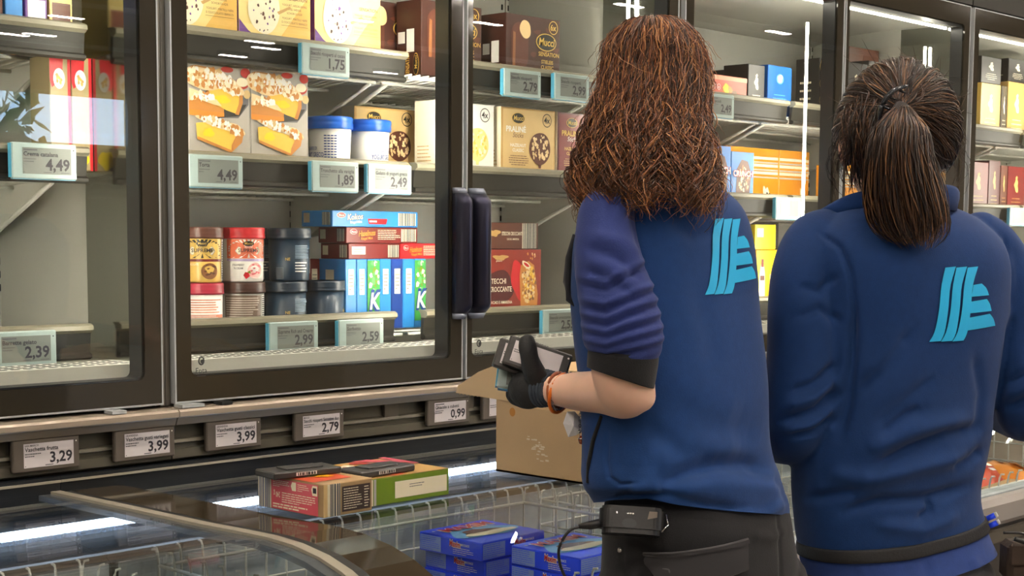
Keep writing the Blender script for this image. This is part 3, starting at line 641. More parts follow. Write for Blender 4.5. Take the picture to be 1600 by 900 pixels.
# --- pints
def pint(label, kind):
    cols = {'straw': (k_red, k_white), 'choc': (k_choc, k_gold), 'navy': (cm('navy_lid', '0a2133'), k_navy), 'brown': (k_brown, k_grey), 'rosy': (cm('crimson', 'a81c38'), k_white)}[kind]
    r = empty('ice_cream_pint'); tag(r, label, 'tub', 'pint tubs of ice cream'); g = G(); g.lathe([(.0425, .0), (.044, .003), (.0455, .092)], cols[1], 40)
    R_ = lambda z: .0440+.0015*z/.092+.0007
    def patch(a0, a1, z0, z1, m, l=0, n=8):
        for i in range(n):
            A, B = math.radians(a0+(a1-a0)*i/n), math.radians(a0+(a1-a0)*(i+1)/n); q0, q1 = R_(z0)+l*.0005, R_(z1)+l*.0005
            g.add([(q0*math.cos(A), q0*math.sin(A), z0), (q0*math.cos(B), q0*math.sin(B), z0), (q1*math.cos(B), q1*math.sin(B), z1), (q1*math.cos(A), q1*math.sin(A), z1)], [(0, 1, 2, 3)], m)
    def wrap(st, ang, z, h, w, m, l=2, bold=.015):
        v, q = text_geo(st, bold); cap = text_geo('H')[0][:, 1].max(); v = v*(h/cap); v[:, 0] *= min(1, w/v[:, 0].max()); v[:, 0] -= v[:, 0].max()/2
        g.add([((R_(z+b)+l*.0005)*math.cos(math.radians(ang)+a/.046), (R_(z+b)+l*.0005)*math.sin(math.radians(ang)+a/.046), z+b) for a, b in v], q, m)
    def wpoly(ang, pts, m, l): g.add([((R_(b)+l*.0005)*math.cos(math.radians(ang)+a/.046), (R_(b)+l*.0005)*math.sin(math.radians(ang)+a/.046), b) for a, b in pts], [tuple(range(len(pts)))], m)
    def rows(a0, a1, z0, z1, n, m, seed):
        q = random.Random(seed)
        for i in range(n):
            z = z0+(z1-z0)*i/n; e = a1-(a1-a0)*.3*q.random(); patch(a0, e, z, z+(z1-z0)/n*.42, m, 2, 6)
    A = -112
    if kind in ('straw', 'choc'):
        ray = k_red if kind == 'straw' else k_blk; base = cm('coral', 'e8704a') if kind == 'straw' else k_gold
        patch(A-62, A+62, .050, .091, base, 0)
        for i in range(17):
            t = math.pi*i/16; c = (0, .066); d1, d2 = (math.cos(t-.06), math.sin(t-.06)), (math.cos(t+.06), math.sin(t+.06)); k1 = .040
            P = [(c[0]+.008*d1[0], c[1]+.008*d1[1]*.6), (max(-.045, min(.045, k1*d1[0]*1.2)), min(.090, c[1]+k1*d1[1]*.62)), (max(-.045, min(.045, k1*d2[0]*1.2)), min(.090, c[1]+k1*d2[1]*.62))]
            wpoly(A, P, k_white if kind == 'straw' else ray, 1)
            if i % 2 == 0: wpoly(A, [(a, .132-b if .132-b > .051 else .0515) for a, b in P], k_white if kind == 'straw' else ray, 1)
        wpoly(A, [(-.029, .066), (-.022, .058), (.022, .058), (.029, .066), (.022, .075), (-.022, .075)], k_grey, 2); wpoly(A, [(-.027, .066), (-.021, .0592), (.021, .0592), (.027, .066), (.021, .0738), (-.021, .0738)], k_cream, 3)
        wrap('SUPREME', A, .0635, .0075, .046, k_inkg if False else m_ink, 4); wpoly(A, [(.012*math.cos(t), .0815+.0055*math.sin(t)) for t in [k*.35 for k in range(18)]], k_blk, 3); wrap('Mucci', A, .0795, .005, .018, k_gold, 4)
        patch(A-62, A+62, .044, .049, cm('lilac', 'b9a6cf') if kind == 'straw' else k_mar, 1)
        wpoly(A, [(.016+.019*math.cos(t), .024+.017*math.sin(t)) for t in [k*.3 for k in range(21)]], cm('scoop', 'f0b8b0') if kind == 'straw' else k_choco2, 2)
        q = random.Random(4)
        for i in range(12): 
            a, b = .016+.013*q.uniform(-1, 1), .024+.012*q.uniform(-1, 1); wpoly(A, [(a, b), (a+.005, b+.002), (a+.003, b+.004), (a-.002, b+.003)], k_pink if kind == 'straw' else k_choc, 3)
        if kind == 'straw':
            wpoly(A, [(-.012, .014), (-.006, .006), (.002, .012), (-.001, .020), (-.008, .021)], k_red, 3); wpoly(A, [(-.004, .02), (.004, .018), (.002, .025)], k_olive, 4)
            wrap('STRAWBERRY', A-28, .034, .0042, .026, k_inkg if False else m_inkg); wrap("'N CREAM", A-28, .027, .0042, .020, m_inkg)
        else: wrap('CHOCOLATE', A-26, .036, .0042, .026, k_cream)
        patch(A+66, A+82, .004, .09, k_white, 1)
        for i in range(16): patch(A+67, A+81, .008+.005*i, .008+.005*i+.0022, m_ink, 2, 3)
        rows(A+90, A+150, .01, .085, 12, m_inkg, 5)
    elif kind == 'navy':
        rows(A-20, A+40, .050, .080, 9, cm('pale_print', '8fa6b8'), 5); rows(A-20, A+20, .02, .045, 4, k_white, 7); patch(A+44, A+70, .016, .05, k_white, 1); rows(A+46, A+68, .02, .046, 6, m_inkg, 3)
        patch(A-75, A-52, .004, .03, cm('slate', '5c6a74'), 1)
        for i in range(9): patch(A-74, A-53, .006+.0026*i, .0072+.0026*i, m_ink, 2, 3)
        wrap('NE', A-40, .045, .006, .012, k_gold); patch(A+80, A+110, .01, .03, k_white, 1)
    elif kind == 'brown':
        patch(A-80, A+30, .008, .088, cm('taupe', '6b5648'), 0); rows(A-74, A+26, .012, .086, 15, cm('pale_brown_print', 'cbbcae'), 4); patch(A+34, A+54, .006, .088, k_white, 1)
        for i in range(18): patch(A+35, A+53, .009+.0044*i, .011+.0044*i, m_ink, 2, 3)
    else:
        patch(A-80, A+60, .034, .05, cm('salmon', 'e58a6a'), 1); patch(A-80, A+60, .004, .016, cm('salmon', 'e58a6a'), 1); rows(A-70, A+50, .054, .085, 6, cm('salmon', 'e58a6a'), 3); rows(A-70, A+50, .036, .05, 4, k_white, 3)
    g.build('tub_body', r); g = G(); z = .0925
    g.lathe([(.0445, z-.001), (.0485, z), (.0492, z+.004), (.0478, z+.006), (.0490, z+.008), (.0478, z+.011), (.0485, z+.018), (.0480, z+.022), (.0465, z+.0235), (.0445, z+.021), (0, z+.021)], cols[0], 44); g.build('lid', r); return r
def put(o, x, y, z, a=0): o.location = (x, y, z); o.rotation_euler.z = math.radians(a); return o
HP = .117
P_ = [('rosy', .262, 0, 'crimson lidded pint tub in the bottom row at the left door edge'), ('brown', .374, 0, 'brown lidded pint tub covered in small print, bottom row'), ('navy', .487, 0, 'dark blue pint tub in the bottom row beside the brown one'), ('navy', .600, 0, 'dark blue pint tub in the bottom row beside the maroon cartons'),
      ('choc', .262, 1, 'chocolate pint tub with gold rays in the top row'), ('straw', .374, 1, 'red lidded strawberry pint tub in the top row'), ('navy', .498, 1, 'dark blue pint tub in the top row, small print turned to the glass')]
for i, (k, x, lv, lab) in enumerate(P_): put(pint(lab, k), x, .268+.004*(i % 2), ZD+lv*HP, (0, 10, 30, 95, -8, 2, 20)[i])
put(pint('dark blue pint tub in the second row back, top layer', 'navy'), .512, .367, ZD+HP, -30); put(pint('dark blue pint tub in the second row back, bottom layer', 'navy'), .512, .367, ZD, 60)
# --- chocolate bar multipacks
def bar(label, w, h, d, kind):
    m = {'kok': k_blue, 'has': k_mar, 'red': k_red, 'end': k_mar}[kind]; g = carton('ice_bar_carton', w, h, d, m, label, 'carton', 'ice bar cartons'); f = g.f
    if kind in ('kok', 'has', 'red'):
        g.ell(f, w*.10, h*.72, w*.05, h*.17, k_white, 1); g.ell(f, w*.10, h*.72, w*.046, h*.15, k_red, 2); g.text(f, 'Mucci', w*.10, h*.65, h*.13, k_white, 'c', 3, .01, w=w*.07)
        t, c = ('Kokos', k_cream) if kind == 'kok' else ('Haselnuss', k_org)
        g.text(f, t, w*.165, h*.42, h*.34, m_ink, 'l', 2, .06, w=w*.23, shear=.2, rot=.06); g.text(f, t, w*.165, h*.42, h*.34, c, 'l', 3, .02, w=w*.225, shear=.2, rot=.06); g.text(f, 'Riegel Mini', w*.20, h*.20, h*.15, c, 'l', 2, .02, w=w*.2, rot=.06)
        if kind == 'kok': g.poly(f, [(w*.40, h*.52), (w*.63, h*.52), (w*.615, h*.18), (w*.415, h*.18)], k_red, 1); g.lines(f, w*.42, h*.24, w*.61, h*.46, k_white, 1, 2, .5, 4)
        else: g.lines(f, w*.43, h*.2, w*.76, h*.88, k_cream, 6, 1, .35, 3)
    else: g.rect(f, w*.06, h*.30, w*.32, h*.80, k_cream, 1); g.lines(f, w*.09, h*.4, w*.3, h*.7, m_inkg, 2, 2, .25, 5)
    g.rect(f, w*.76, h*.1, w*.97, h*.9, k_cream, 1); g.bars(f, w*.77, h*.1, w*.96, h*.9, m_inkg, 2, 16, 3)
    l = g.l; g.rect(l, d*.68, h*.1, d*.94, h*.9, k_cream, 1); g.bars(l, d*.69, h*.1, d*.93, h*.9, m_inkg, 2, 9, 3); g.rect(l, d*.08, h*.25, d*.28, h*.85, k_cream, 1); return g
place(bar('blue flat ice bar carton lying on top of the stacked bars', .264, .0365, .11, 'kok'), .607, .25, 1.3633, .264)
place(bar('maroon flat ice bar carton directly under the blue flat one', .222, .0365, .10, 'has'), .648, .25, 1.3262, .222)
place(bar('maroon ice bar carton with a white date patch, third layer down', .158, .036, .10, 'end'), .655, .25, 1.2894, .158)
place(bar('bright red ice bar carton at the right end, third layer down', .17, .036, .10, 'red'), .8155, .25, 1.2894, .17)
def standing(label, w, m, green=False, h=.1635, d=.1):
    g = carton('ice_bar_carton', w, h, d, m, label, 'carton', 'ice bar cartons standing on end'); f = g.f
    if green:
        g.rect(f, 0, h*.1, w, h*.98, k_grn, 1); g.specks(f, w*.5, h*.75, w*.48, h*.22, [k_cream, k_olive, cm('leaf', '67b86a')], 22, .006, 2, 5)
        g.text(f, 'K', w*.08, h*.28, h*.26, k_blued, 'l', 4, .08, shear=.15, w=w*.9); g.text(f, 'K', w*.14, h*.29, h*.23, k_white, 'l', 5, .02, shear=.15, w=w*.8)
    else: g.rect(f, w*.25, h*.5, w*.75, h*.86, k_cream, 1); g.lines(f, w*.3, h*.55, w*.7, h*.8, m_inkg, 5, 2, .25, 2)
    g.rect(g.l, d*.3, h*.4, d*.6, h*.85, k_cream, 1); return g
SX = [(.566, .040, k_mard, False, 'dark maroon carton standing on end beside the dark blue tubs'), (.6075, .033, k_mar, False, 'narrow maroon carton standing on end left of the blue ones'), (.6455, .033, k_blue, False, 'first blue carton standing on end right of the maroon ones'), (.6795, .031, k_blue, False, 'second blue carton standing on end, left of the green printed one'),
      (.7115, .038, k_blue, True, 'blue carton on end with green palm print and a white letter'), (.7505, .035, k_blue, False, 'blue carton standing on end right of the green printed one'), (.7865, .036, k_blued, False, 'darker blue carton standing on end in the right half of the row'), (.8235, .036, k_blue, False, 'blue carton standing on end next to the door frame'), (.8605, .036, k_blue, True, 'green printed carton on end cut off by the door frame')]
for i, (x, w, m, gr, lab) in enumerate(SX): place(standing(lab, w, m, gr), x, .25 if i > 1 else .335, ZD, w)
# --- crunchy sticks
def stecchi(label, w=.206, h=.186):
    g = carton('ice_cream_carton', w, h, .07, k_mar, label, 'carton', 'maroon crunchy ice stick cartons'); f = F((-w/2, 0, .042), w=w, h=h-.042); h -= .042
    g.rect(f, w*.01, h*.01, w*.99, h*.99, cm('brick', '8a2a1e'), 1); g.blob(f, w*.25, h*.35, w*.24, h*.3, k_mard, 2, 3, .1); g.blob(f, w*.58, h*.45, w*.12, h*.35, k_red, 2, 5, .15, 26, .2)
    P = [(w*.62, .002), (w*.92, .002), (w*.93, h*.2), (w*.86, h*.72), (w*.76, h*.80), (w*.62, h*.72), (w*.60, h*.55)]
    g.poly(f, P, k_crust, 3); g.specks(f, w*.76, h*.40, w*.135, h*.37, [k_nut, k_cake, k_choco2, k_crum], 110, .0045, 4, 3); g.blob(f, w*.71, h*.73, w*.085, h*.05, k_cream, 5, 2, .1, 20, -.5); g.blob(f, w*.71, h*.73, w*.055, h*.025, k_red, 6, 2, .1, 16, -.5)
    g.specks(f, w*.8, h*.88, w*.1, h*.06, [k_nut, k_crust], 10, .003, 3, 6)
    g.text(f, 'STECCHI', w*.07, h*.41, h*.085, k_cream, 'l', 3, .015, w=w*.29); g.text(f, 'CROCCANTE', w*.07, h*.27, h*.085, k_cream, 'l', 3, .015, w=w*.39); g.text(f, 'CACAO E AMARENA', w*.07, h*.06, h*.05, k_cream, 'l', 3, .01, w=w*.4)
    g.blob(f, w*.26, h*.86, w*.11, h*.05, k_tan, 3, 8, .35); g.text(f, 'gelateria', w*.18, h*.79, h*.03, k_cream, 'l', 4, 0, w=w*.2)
    g.rect(g.l, 0, 0, .07, h+.042, k_mard, 1); return g
place(stecchi('maroon carton picturing a nutty ice stick beside the door handle'), 1.067, .215, ZD, .206)
w, h = .202, .066; g = carton('ice_cream_carton', w, h, .14, k_choc, 'brown flat carton lying on the maroon ice stick carton', 'carton', 'maroon crunchy ice stick cartons'); f = g.f
g.text(f, 'STECCHI CROCCANTE', w*.33, h*.52, h*.13, k_cream, 'l', 2, .01, w=w*.38); g.text(f, 'CACAO AMARENA', w*.42, h*.34, h*.07, k_cream, 'l', 2, .01, w=w*.22); g.blob(f, w*.2, h*.6, w*.09, h*.14, k_tan, 1, 8, .35)
g.rect(f, w*.70, h*.02, w*.96, h*.98, k_cream, 1); g.bars(f, w*.71, h*.02, w*.95, h*.98, m_inkg, 2, 18, 3); g.rect(f, 0, .001, w*.05, h*.98, k_cream, 1)
place(g, 1.062, .218, ZD+.1868, w)
place(standing('narrow carton with blue and green print showing beside the door handle', .055, k_blue, True, .185, .07), 1.009, .218, ZD, .055)
# --- second freezer
def dark(label, w, h, d=.09, m=k_blk, motif=k_cream, grp='black ice cream cartons', hexa=False):
    g = carton('ice_cream_carton', w, h, d, m, label, 'carton', grp); f = g.f
    g.blob(f, w*.5, h*.62, w*.12, h*.12, motif, 1, 5, .35); g.blob(f, w*.5, h*.76, w*.06, h*.05, motif, 1, 2, .3)
    if hexa:
        for i in range(4):
            for j in range(4): g.ring(f, w*(.14+.24*i), h*(.12+.25*j+.12*(i % 2)), w*.13, h*.13, w*.012, k_gold, 1, 6)
    g.lines(f, w*.2, h*.12, w*.8, h*.4, motif, 4, 1, .25, 4, True); g.lines(g.l, d*.2, h*.1, d*.8, h*.7, motif, 5, 1, .25, 3); return g
w, h = .211, .098; g = carton('ice_cream_carton', w, h, .1, k_orr, 'orange red fruit ice carton beside the curly hair', 'carton'); f = g.f
g.rect(f, 0, h*.86, w, h*.98, cm('peach', 'e8a07a'), 1); g.blob(f, w*.55, h*.45, w*.14, h*.26, k_org, 1, 3, .1); g.blob(f, w*.7, h*.4, w*.09, h*.2, k_choco2, 2, 3, .1); g.blob(f, w*.5, h*.62, w*.07, h*.14, k_yelb, 2, 5, .2); count(g, f, w*.2, h*.65, w*.05, '8', k_white); count(g, f, w*.33, h*.65, w*.04, 'x', k_white); g.lines(f, w*.1, h*.1, w*.45, h*.35, k_cream, 3, 1, .3, 2); place(g, 1.953, .215, Z2A, w)
place(dark('black carton standing behind the orange red one', .13, .13), 1.985, .335, Z2A, .13)
place(dark('black carton with pale motif between the orange red and blue ones', .085, .142), 2.170, .215, Z2A, .085)
w, h = .127, .148; g = carton('ice_cream_carton', w, h, .09, cm('strong_blue', '1e62b8'), 'bright blue carton on the top shelf of the second freezer', 'carton'); f = g.f; g.ell(f, w*.5, h*.74, w*.15, h*.1, k_sky, 1); g.blob(f, w*.5, h*.75, w*.09, h*.07, k_white, 2, 2, .3); g.lines(f, w*.2, h*.1, w*.8, h*.45, k_sky, 5, 1, .25, 4, True); place(g, 2.272, .215, Z2A, w)
place(dark('black carton at the right end of the same shelf as the blue one', .10, .14, hexa=False), 2.405, .215, Z2A, .10-.07+.07) if False else place(dark('slim black carton right of the bright blue one', .05, .142), 2.258-.0, .335, Z2A, .05)
def crunch(label, w=.115, h=.165):
    g = carton('ice_cream_carton', w, h, .08, cm('azure', '2a78c8'), label, 'carton', 'blue crunchy ice stick cartons'); f = F((-w/2, 0, .042), w=w, h=h-.042); h -= .042
    P = [(w*.22, .002), (w*.82, .002), (w*.88, h*.5), (w*.72, h*.78), (w*.45, h*.82), (w*.25, h*.6)]; g.poly(f, P, k_choc, 1); g.specks(f, w*.55, h*.38, w*.26, h*.34, [k_nut, k_crum, k_choco2, k_brown], 50, .006, 2, 3); g.text(f, 'CRUNCH', w*.5, h*.42, h*.13, k_red, 'c', 3, .08, w=w*.96); g.text(f, 'CRUNCH', w*.5, h*.42, h*.13, k_white, 'c', 4, .02, w=w*.94); return g
place(crunch('blue carton with nutty ice stick close against the curly hair', .115, .178), 1.977, .215, Z2B, .115); place(crunch('blue carton with nutty ice stick in front of the orange cartons'), 2.094, .215, Z2B, .115)
def orange(label, w, h=.19):
    g = carton('ice_cream_carton', w, h, .09, cm('saffron', 'e09320'), label, 'carton', 'orange ice cream cartons'); f = g.f
    for i in range(6): g.rect(f, 0, h*(.52+.06*i), w*.98, h*(.545+.06*i+(.02 if i % 2 else 0)), k_cream if i % 2 else k_grey, 1)
    g.blob(f, w*.75, h*.27, w*.05, h*.13, k_cream, 2, 4, .4); g.blob(f, w*.8, h*.22, w*.04, h*.08, m_ink, 3, 4, .4); g.rect(f, w*.49, 0, w*.495, h*.98, k_tan, 2); return g
place(orange('orange ice cream carton with grey bar code bands, second freezer', .285), 2.20, .315, Z2B, .285)
place(orange('orange ice cream carton behind the bright vertical lamp', .17), 2.488, .315, Z2B, .17)
w, h = .11, .075; g = carton('ice_cream_carton', w, h, .08, k_yelb, 'bright yellow small carton above the amber one between the workers', 'carton'); g.rect(g.f, w*.1, h*.5, w*.4, h*.85, k_cream, 1); place(g, 2.223, .215, ZD+.185, w)
w, h = .13, .1835; g = carton('ice_cream_carton', w, h, .09, k_yelo, 'amber carton with bottle picture between the two workers', 'carton'); f = g.f; g.rect(f, w*.03, h*.03, w*.97, h*.97, k_yelb, 1); g.poly(f, [(w*.12, .003), (w*.38, .003), (w*.36, h*.6), (w*.3, h*.78), (w*.2, h*.78), (w*.14, h*.6)], k_cream, 2); g.rect(f, w*.2, h*.72, w*.3, h*.85, k_mar, 3); g.rect(f, w*.17, h*.5, w*.34, h*.58, k_choc, 3); g.rect(f, w*.5, h*.05, w*.88, h*.7, k_yelo, 2); g.rect(f, w*.56, h*.3, w*.82, h*.6, k_cream, 3); place(g, 2.231, .215, ZD, w)
place(dark('black carton with white lettering behind the amber one', .16, .27, grp='black ice cream cartons'), 2.40, .36, ZD, .16)
w, h = .10, .19; g = carton('ice_cream_carton', w, h, .09, k_blk, 'black carton with green outline drawing between the workers', 'carton'); g.ring(g.f, w*.5, h*.55, w*.3, h*.3, w*.04, cm('lime', '8fd05a'), 1, 9); place(g, 2.375, .25, ZD, w)
for x, y, z, w, h, m, hx, lab in ((2.70, .215, Z2A, .14, .195, k_blk, False, 'black carton with pale motif left of the dark ponytail head'), (2.845, .215, Z2A, .155, .21, k_blk, False, 'black carton with pale motif above the ponytail head'), (2.72, .325, Z2A, .15, .215, k_blk, True, 'dark carton with gold hexagon pattern in the row behind the black ones'), (2.90, .325, Z2A, .19, .27, k_choc, False, 'reddish brown carton standing tall behind the black ones'),
                                 (3.63, .215, Z2A, .155, .20, k_gold, False, 'gold carton behind the last door, left one'), (3.79, .215, Z2A, .05, .20, k_blk, True, 'dark carton with gold hexagon pattern behind the last door'), (3.845, .215, Z2A, .15, .22, k_tan, False, 'tan carton behind the last door, right one')):
    place(dark(lab, w, h, .09, m, k_cream, 'cartons behind the far doors', hx), x, y, z, w)
place(dark('black flat carton lying on the gold carton behind the last door', .155, .095), 3.63, .217, Z2A+.2008, .155); place(dark('black flat carton lying on the tan carton behind the last door', .15, .085), 3.845, .217, Z2A+.2208, .15)
place(orange('orange ice cream carton left of the ponytailed worker\'s cheek', .16, .15), 2.69, .215, Z2B, .16)
g = dark('maroon carton with a white oval beside the ponytailed worker', .17, .24, .09, k_mar); g.ell(g.f, .085, .16, .045, .05, k_cream, 2); g.ell(g.f, .085, .16, .02, .03, k_choco2, 3); place(g, 2.88, .215, Z2B, .17)
for i, (x, z, w, h, m, lab) in enumerate(((3.56, Z2B, .15, .195, k_mar, 'maroon carton on the middle shelf of the last door, left'), (3.715, Z2B, .09, .205, k_mard, 'dark maroon tall carton on the middle shelf of the last door'), (3.81, Z2B, .055, .19, k_choc, 'slim brown carton with cream edge, last door'), (3.87, Z2B, .14, .19, k_mar, 'maroon carton at the right picture edge, middle shelf'))):
    place(dark(lab, w, h, .09, m, k_tan, 'cartons behind the far doors'), x, .215, z, w)
place(dark('white carton with red corner at the right picture edge, lower shelf', .12, .17, .09, k_white, k_red), 3.94, .215, ZD, .12)

# ------------------------------------------------------------------ price tags
m_tagw = mat('tag_pale_frame', '9dafac', .4); m_tagb = mat('tag_blue_edge', '4d9cbc', .4); m_tagg = mat('tag_brown_frame', '5f574f', .45); m_scr = mat('tag_screen_grey', '6f756f', .45); m_scrl = mat('tag_screen_pale', 'd6d0d2', .4); m_tagd = mat('tag_dark_frame', '3a3836', .4)
def price_tag(x, y, z, w, h, title, price, label, style='shelf', brand=None, title_lines=True, rows=2, cat='price tag', group=None):
    fr, sc = {'shelf': (m_tagw, m_scr), 'rail': (m_tagg, m_scrl), 'dark': (m_tagd, m_scrl)}[style]
    r = empty('price_tag', (x+w/2, y, z)); tag(r, label, cat, group or {'shelf': 'pale blue price tags on the shelves', 'rail': 'brown price tags under the doors', 'dark': 'loose dark price tags'}[style])
    g = G(); g.box(-w/2, w/2, 0, .011, 0, h, fr, .0022)
    if style == 'shelf': g.box(-w/2-.0012, -w/2+.0015, .002, .0125, .002, h-.002, m_tagb); g.box(-w/2+.003, w/2-.002, .003, .0125, -.0012, .001, m_tagb)
    f = FRONT(w, h); g.ell(f, w*.945, h*.83, .0014, .0014, m_ink if style == 'shelf' else k_white, 1, 10)
    if style == 'dark':
        g.rect(F((-w/2, 0, h), (1, 0, 0), (0, 1, 0)), w*.32, .003, w*.62, .0085, k_white, 1); g.bars(F((-w/2, 0, h), (1, 0, 0), (0, 1, 0)), w*.34, .0035, w*.60, .008, m_ink, 2, 10, 3); g.box(-w*.25, w*.3, .011, .0135, h*.2, h*.75, fr, .001)
        g.rect(F((-w/2, 0, 0), (1, 0, 0), (0, 1, 0)), w*.3, .003, w*.6, .008, k_white, 1)
    g.build('tag_case', r)
    g = G(); a, b, c, d = (w*.155, h*.135, w*.905, h*.865) if style != 'dark' else (w*.10, h*.15, w*.86, h*.86); g.rect(f, a, b, c, d, sc, 1); W_ = c-a; H_ = d-b
    if brand: g.text(f, brand, a+W_*.02, b+H_*.88, H_*.075, m_ink, 'l', 2, .02, w=W_*.4)
    elif title: g.rect(f, a+W_*.02, b+H_*.89, a+W_*.30, b+H_*.94, m_inkg, 2)
    if title: g.text(f, title, a+W_*.02, b+H_*.68, H_*.16, m_ink, 'l', 2, .018, w=W_*.95)
    if title_lines: g.lines(f, a+W_*.02, b+H_*.42, a+W_*.34, b+H_*.62, m_inkg, rows, 2, .4, int(x*99) % 17)
    if price: g.text(f, price, a+W_*.965, b+H_*.16, H_*.42, m_ink, 'r', 2, .026, w=W_*.50)
    g.rect(f, a+W_*.42, b+H_*.05, a+W_*.58, b+H_*.085, m_inkg, 2); g.rect(f, a+W_*.02, b+H_*.05, a+W_*.035, b+H_*.09, m_inkg, 2)
    if style == 'shelf': g.rect(f, a+W_*.78, b+H_*.05, a+W_*.96, b+H_*.08, m_inkg, 2)
    g.build('tag_screen', r); return r
YF = .1650
for x, z, t, p, lab in ((-.219, 1.443, 'Crema catalana', '4,49', 'pale price tag reading 4,49 under the cream cartons, left door'), (-.270, 1.096, 'Barrette gelato', '2,39', 'pale price tag reading 2,39 on the bottom shelf, left door'), (.456, 1.686, 'Stecchi ricoperti al cacao', '1,75', 'pale price tag reading 1,75 on the top shelf'),
                      (.166, 1.438, 'Torta', '4,49', 'pale price tag reading 4,49 under the apple cake cartons'), (.481, 1.438, 'Tronchetto alla vaniglia', '1,89', 'pale price tag reading 1,89 under the white tubs'), (.640, 1.438, 'Gelato di yogurt greco', '2,49', 'pale price tag reading 2,49 near the door edge'),
                      (.363, 1.092, 'Supreme Rich and Creamy', '2,99', 'pale price tag reading 2,99 under the dark blue pint tubs'), (.554, 1.091, 'Sorbetto', '2,59', 'pale price tag reading 2,59 under the standing bar cartons'), (1.076, 1.684, 'Stecchi ricoperti', '2,79', 'pale price tag reading 2,79 under the lone brown carton'), (1.259, 1.688, 'Stecchi ricoperti', '2,99', 'pale price tag reading 2,99 touching the curly hair'),
                      (1.224, 1.094, 'Stecchi croccante', '2,55', 'pale price tag reading 2,55 above the gloved hand'), (1.895, 1.684, 'Ghiaccioli', '2,49', 'pale price tag under the orange red fruit ice carton'), (2.252, 1.402, '', '', 'blank pale price tag under the orange cartons'), (3.787, 1.400, '', '', 'blank pale price tag at the right picture edge')):
    price_tag(x, YF, z, .133, .066, t, p, lab, rows=3 if p in ('2,59', '2,79') else 2, title_lines=bool(t))
for x, t, p, b, lab in ((-.331, 'Vaschetta frutta', '3,29', 'SAN MARCO', 'brown price tag reading 3,29, first under the doors'), (-.130, 'Vaschetta gusti variegati', '3,99', 'GRANDESSA', 'brown price tag reading 3,99 gusti variegati'), (.071, 'Vaschetta gusti classici', '3,99', 'GRANDESSA', 'brown price tag reading 3,99 gusti classici'), (.284, 'Stecchi ricoperti Sensation duo', '2,79', 'MUCCI', 'brown price tag reading 2,79 under the doors'), (.651, 'Ghiaccio a cubetti', '0,99', None, 'brown price tag reading 0,99 under the handles'), (.823, '', '1,49', None, 'brown price tag half hidden by the open carton')):
    price_tag(x, -.0185, .928, .129, .058, t, p, lab, 'rail', b)

# ------------------------------------------------------------------ on the chest lid
ZL = .8935
w, h, d = .104, .054, .165; g = carton('pizza_snack_carton', w, h, d, k_card, 'kraft and pink carton lying upside down on the chest lid', 'carton'); f, l = g.f, g.l
g.rect(f, 0, .001, w*.08, h-.001, k_tanl, 1); g.rect(f, w*.08, .001, w*.34, h-.001, k_cream, 1); g.bars(f, w*.13, .001, w*.33, h-.001, m_inkg, 2, 7, 4)
g.rect(f, w*.37, h*.10, w*.95, h*.86, cm('dark_panel', '3c2a26'), 1); g.lines(f, w*.40, h*.15, w*.78, h*.82, k_cream, 9, 2, .3, 3); g.lines(f, w*.82, h*.15, w*.92, h*.82, k_cream, 8, 2, .35, 5)
g.rect(l, .001, .001, d*.21, h-.001, k_cream, 1); g.bars(l, d*.02, .001, d*.20, h-.001, cm('bar_blue_grey', '7a7f92'), 2, 9, 4); g.rect(l, d*.215, h*.03, d*.93, h*.95, k_pink, 1)
for n_, (a, b, c, e) in enumerate(((.24, .70, .50, .92), (.62, .66, .80, .9))): g.lines(l, d*a, h*b, d*c, h*e, k_cream, 4, 2, .35, n_)
g.poly(l, [(d*.52, h*.8), (d*.54, h*.66), (d*.60, h*.66), (d*.60, h*.92), (d*.54, h*.92)], k_cream, 2); g.poly(l, [(d*.83, h*.8), (d*.85, h*.62), (d*.92, h*.62), (d*.92, h*.92), (d*.85, h*.92)], k_cream, 2); g.rect(l, d*.86, h*.7, d*.91, h*.86, m_ink, 3)
g.text(l, '240 g', d*.35, h*.55, h*.16, k_cream, 'l', 2, .02, rot=math.pi, w=d*.10); g.lines(l, d*.38, h*.24, d*.92, h*.58, k_cream, 5, 2, .4, 6); g.lines(l, d*.24, h*.06, d*.92, h*.22, k_cream, 2, 2, .55, 8)
t = g.t; g.rect(t, 0, d*.15, w*.8, d*.98, k_orr, 1); g.blob(t, w*.5, d*.5, w*.22, d*.1, k_cream, 2, 3, .3); g.blob(t, w*.42, d*.45, w*.1, d*.06, k_olive, 3, 3, .3); g.blob(t, w*.5, d*.36, w*.15, d*.06, k_yelo, 3, 5, .3)
o = place(g, -.104, -.578, ZL+.002, w, 0.012)
w, h, d = .182, .046, .17; g = carton('pizza_snack_carton', w, h, d, k_olive, 'green edged carton with pizza print on the chest lid', 'carton'); f = g.f
g.rect(f, .001, .001, w*.03, h-.001, k_cream, 1); g.rect(f, w*.04, .001, w*.07, h-.001, k_grey, 1); g.rect(f, w*.30, h*.18, w*.965, h*.80, k_cream, 1); g.lines(f, w*.48, h*.5, w*.72, h*.68, m_inkg, 2, 2, .3, 4)
t = g.t; g.rect(t, 0, 0, w, d, k_tan, 1); g.blob(t, w*.3, d*.4, w*.34, d*.42, k_orr, 2, 3, .2); g.specks(t, w*.4, d*.5, w*.45, d*.45, [k_crust, k_apple, k_cream, k_yelo], 46, .011, 3, 5); g.poly(t, [(w*.55, d*.98), (w*.98, d*.5), (w*.98, d*.62), (w*.75, d*.98)], k_pink, 4); g.rect(t, w*.92, d*.45, w, d, k_pink, 4)
place(g, .024, -.545, ZL, w, 0.0)
def loose(loc, rot, label, w=.129, h=.062, style='dark', price='', title='', grp=None):
    r = price_tag(0, 0, 0, w, h, title, price, label, style, group=grp); r.location = loc; r.rotation_euler = rot; return r
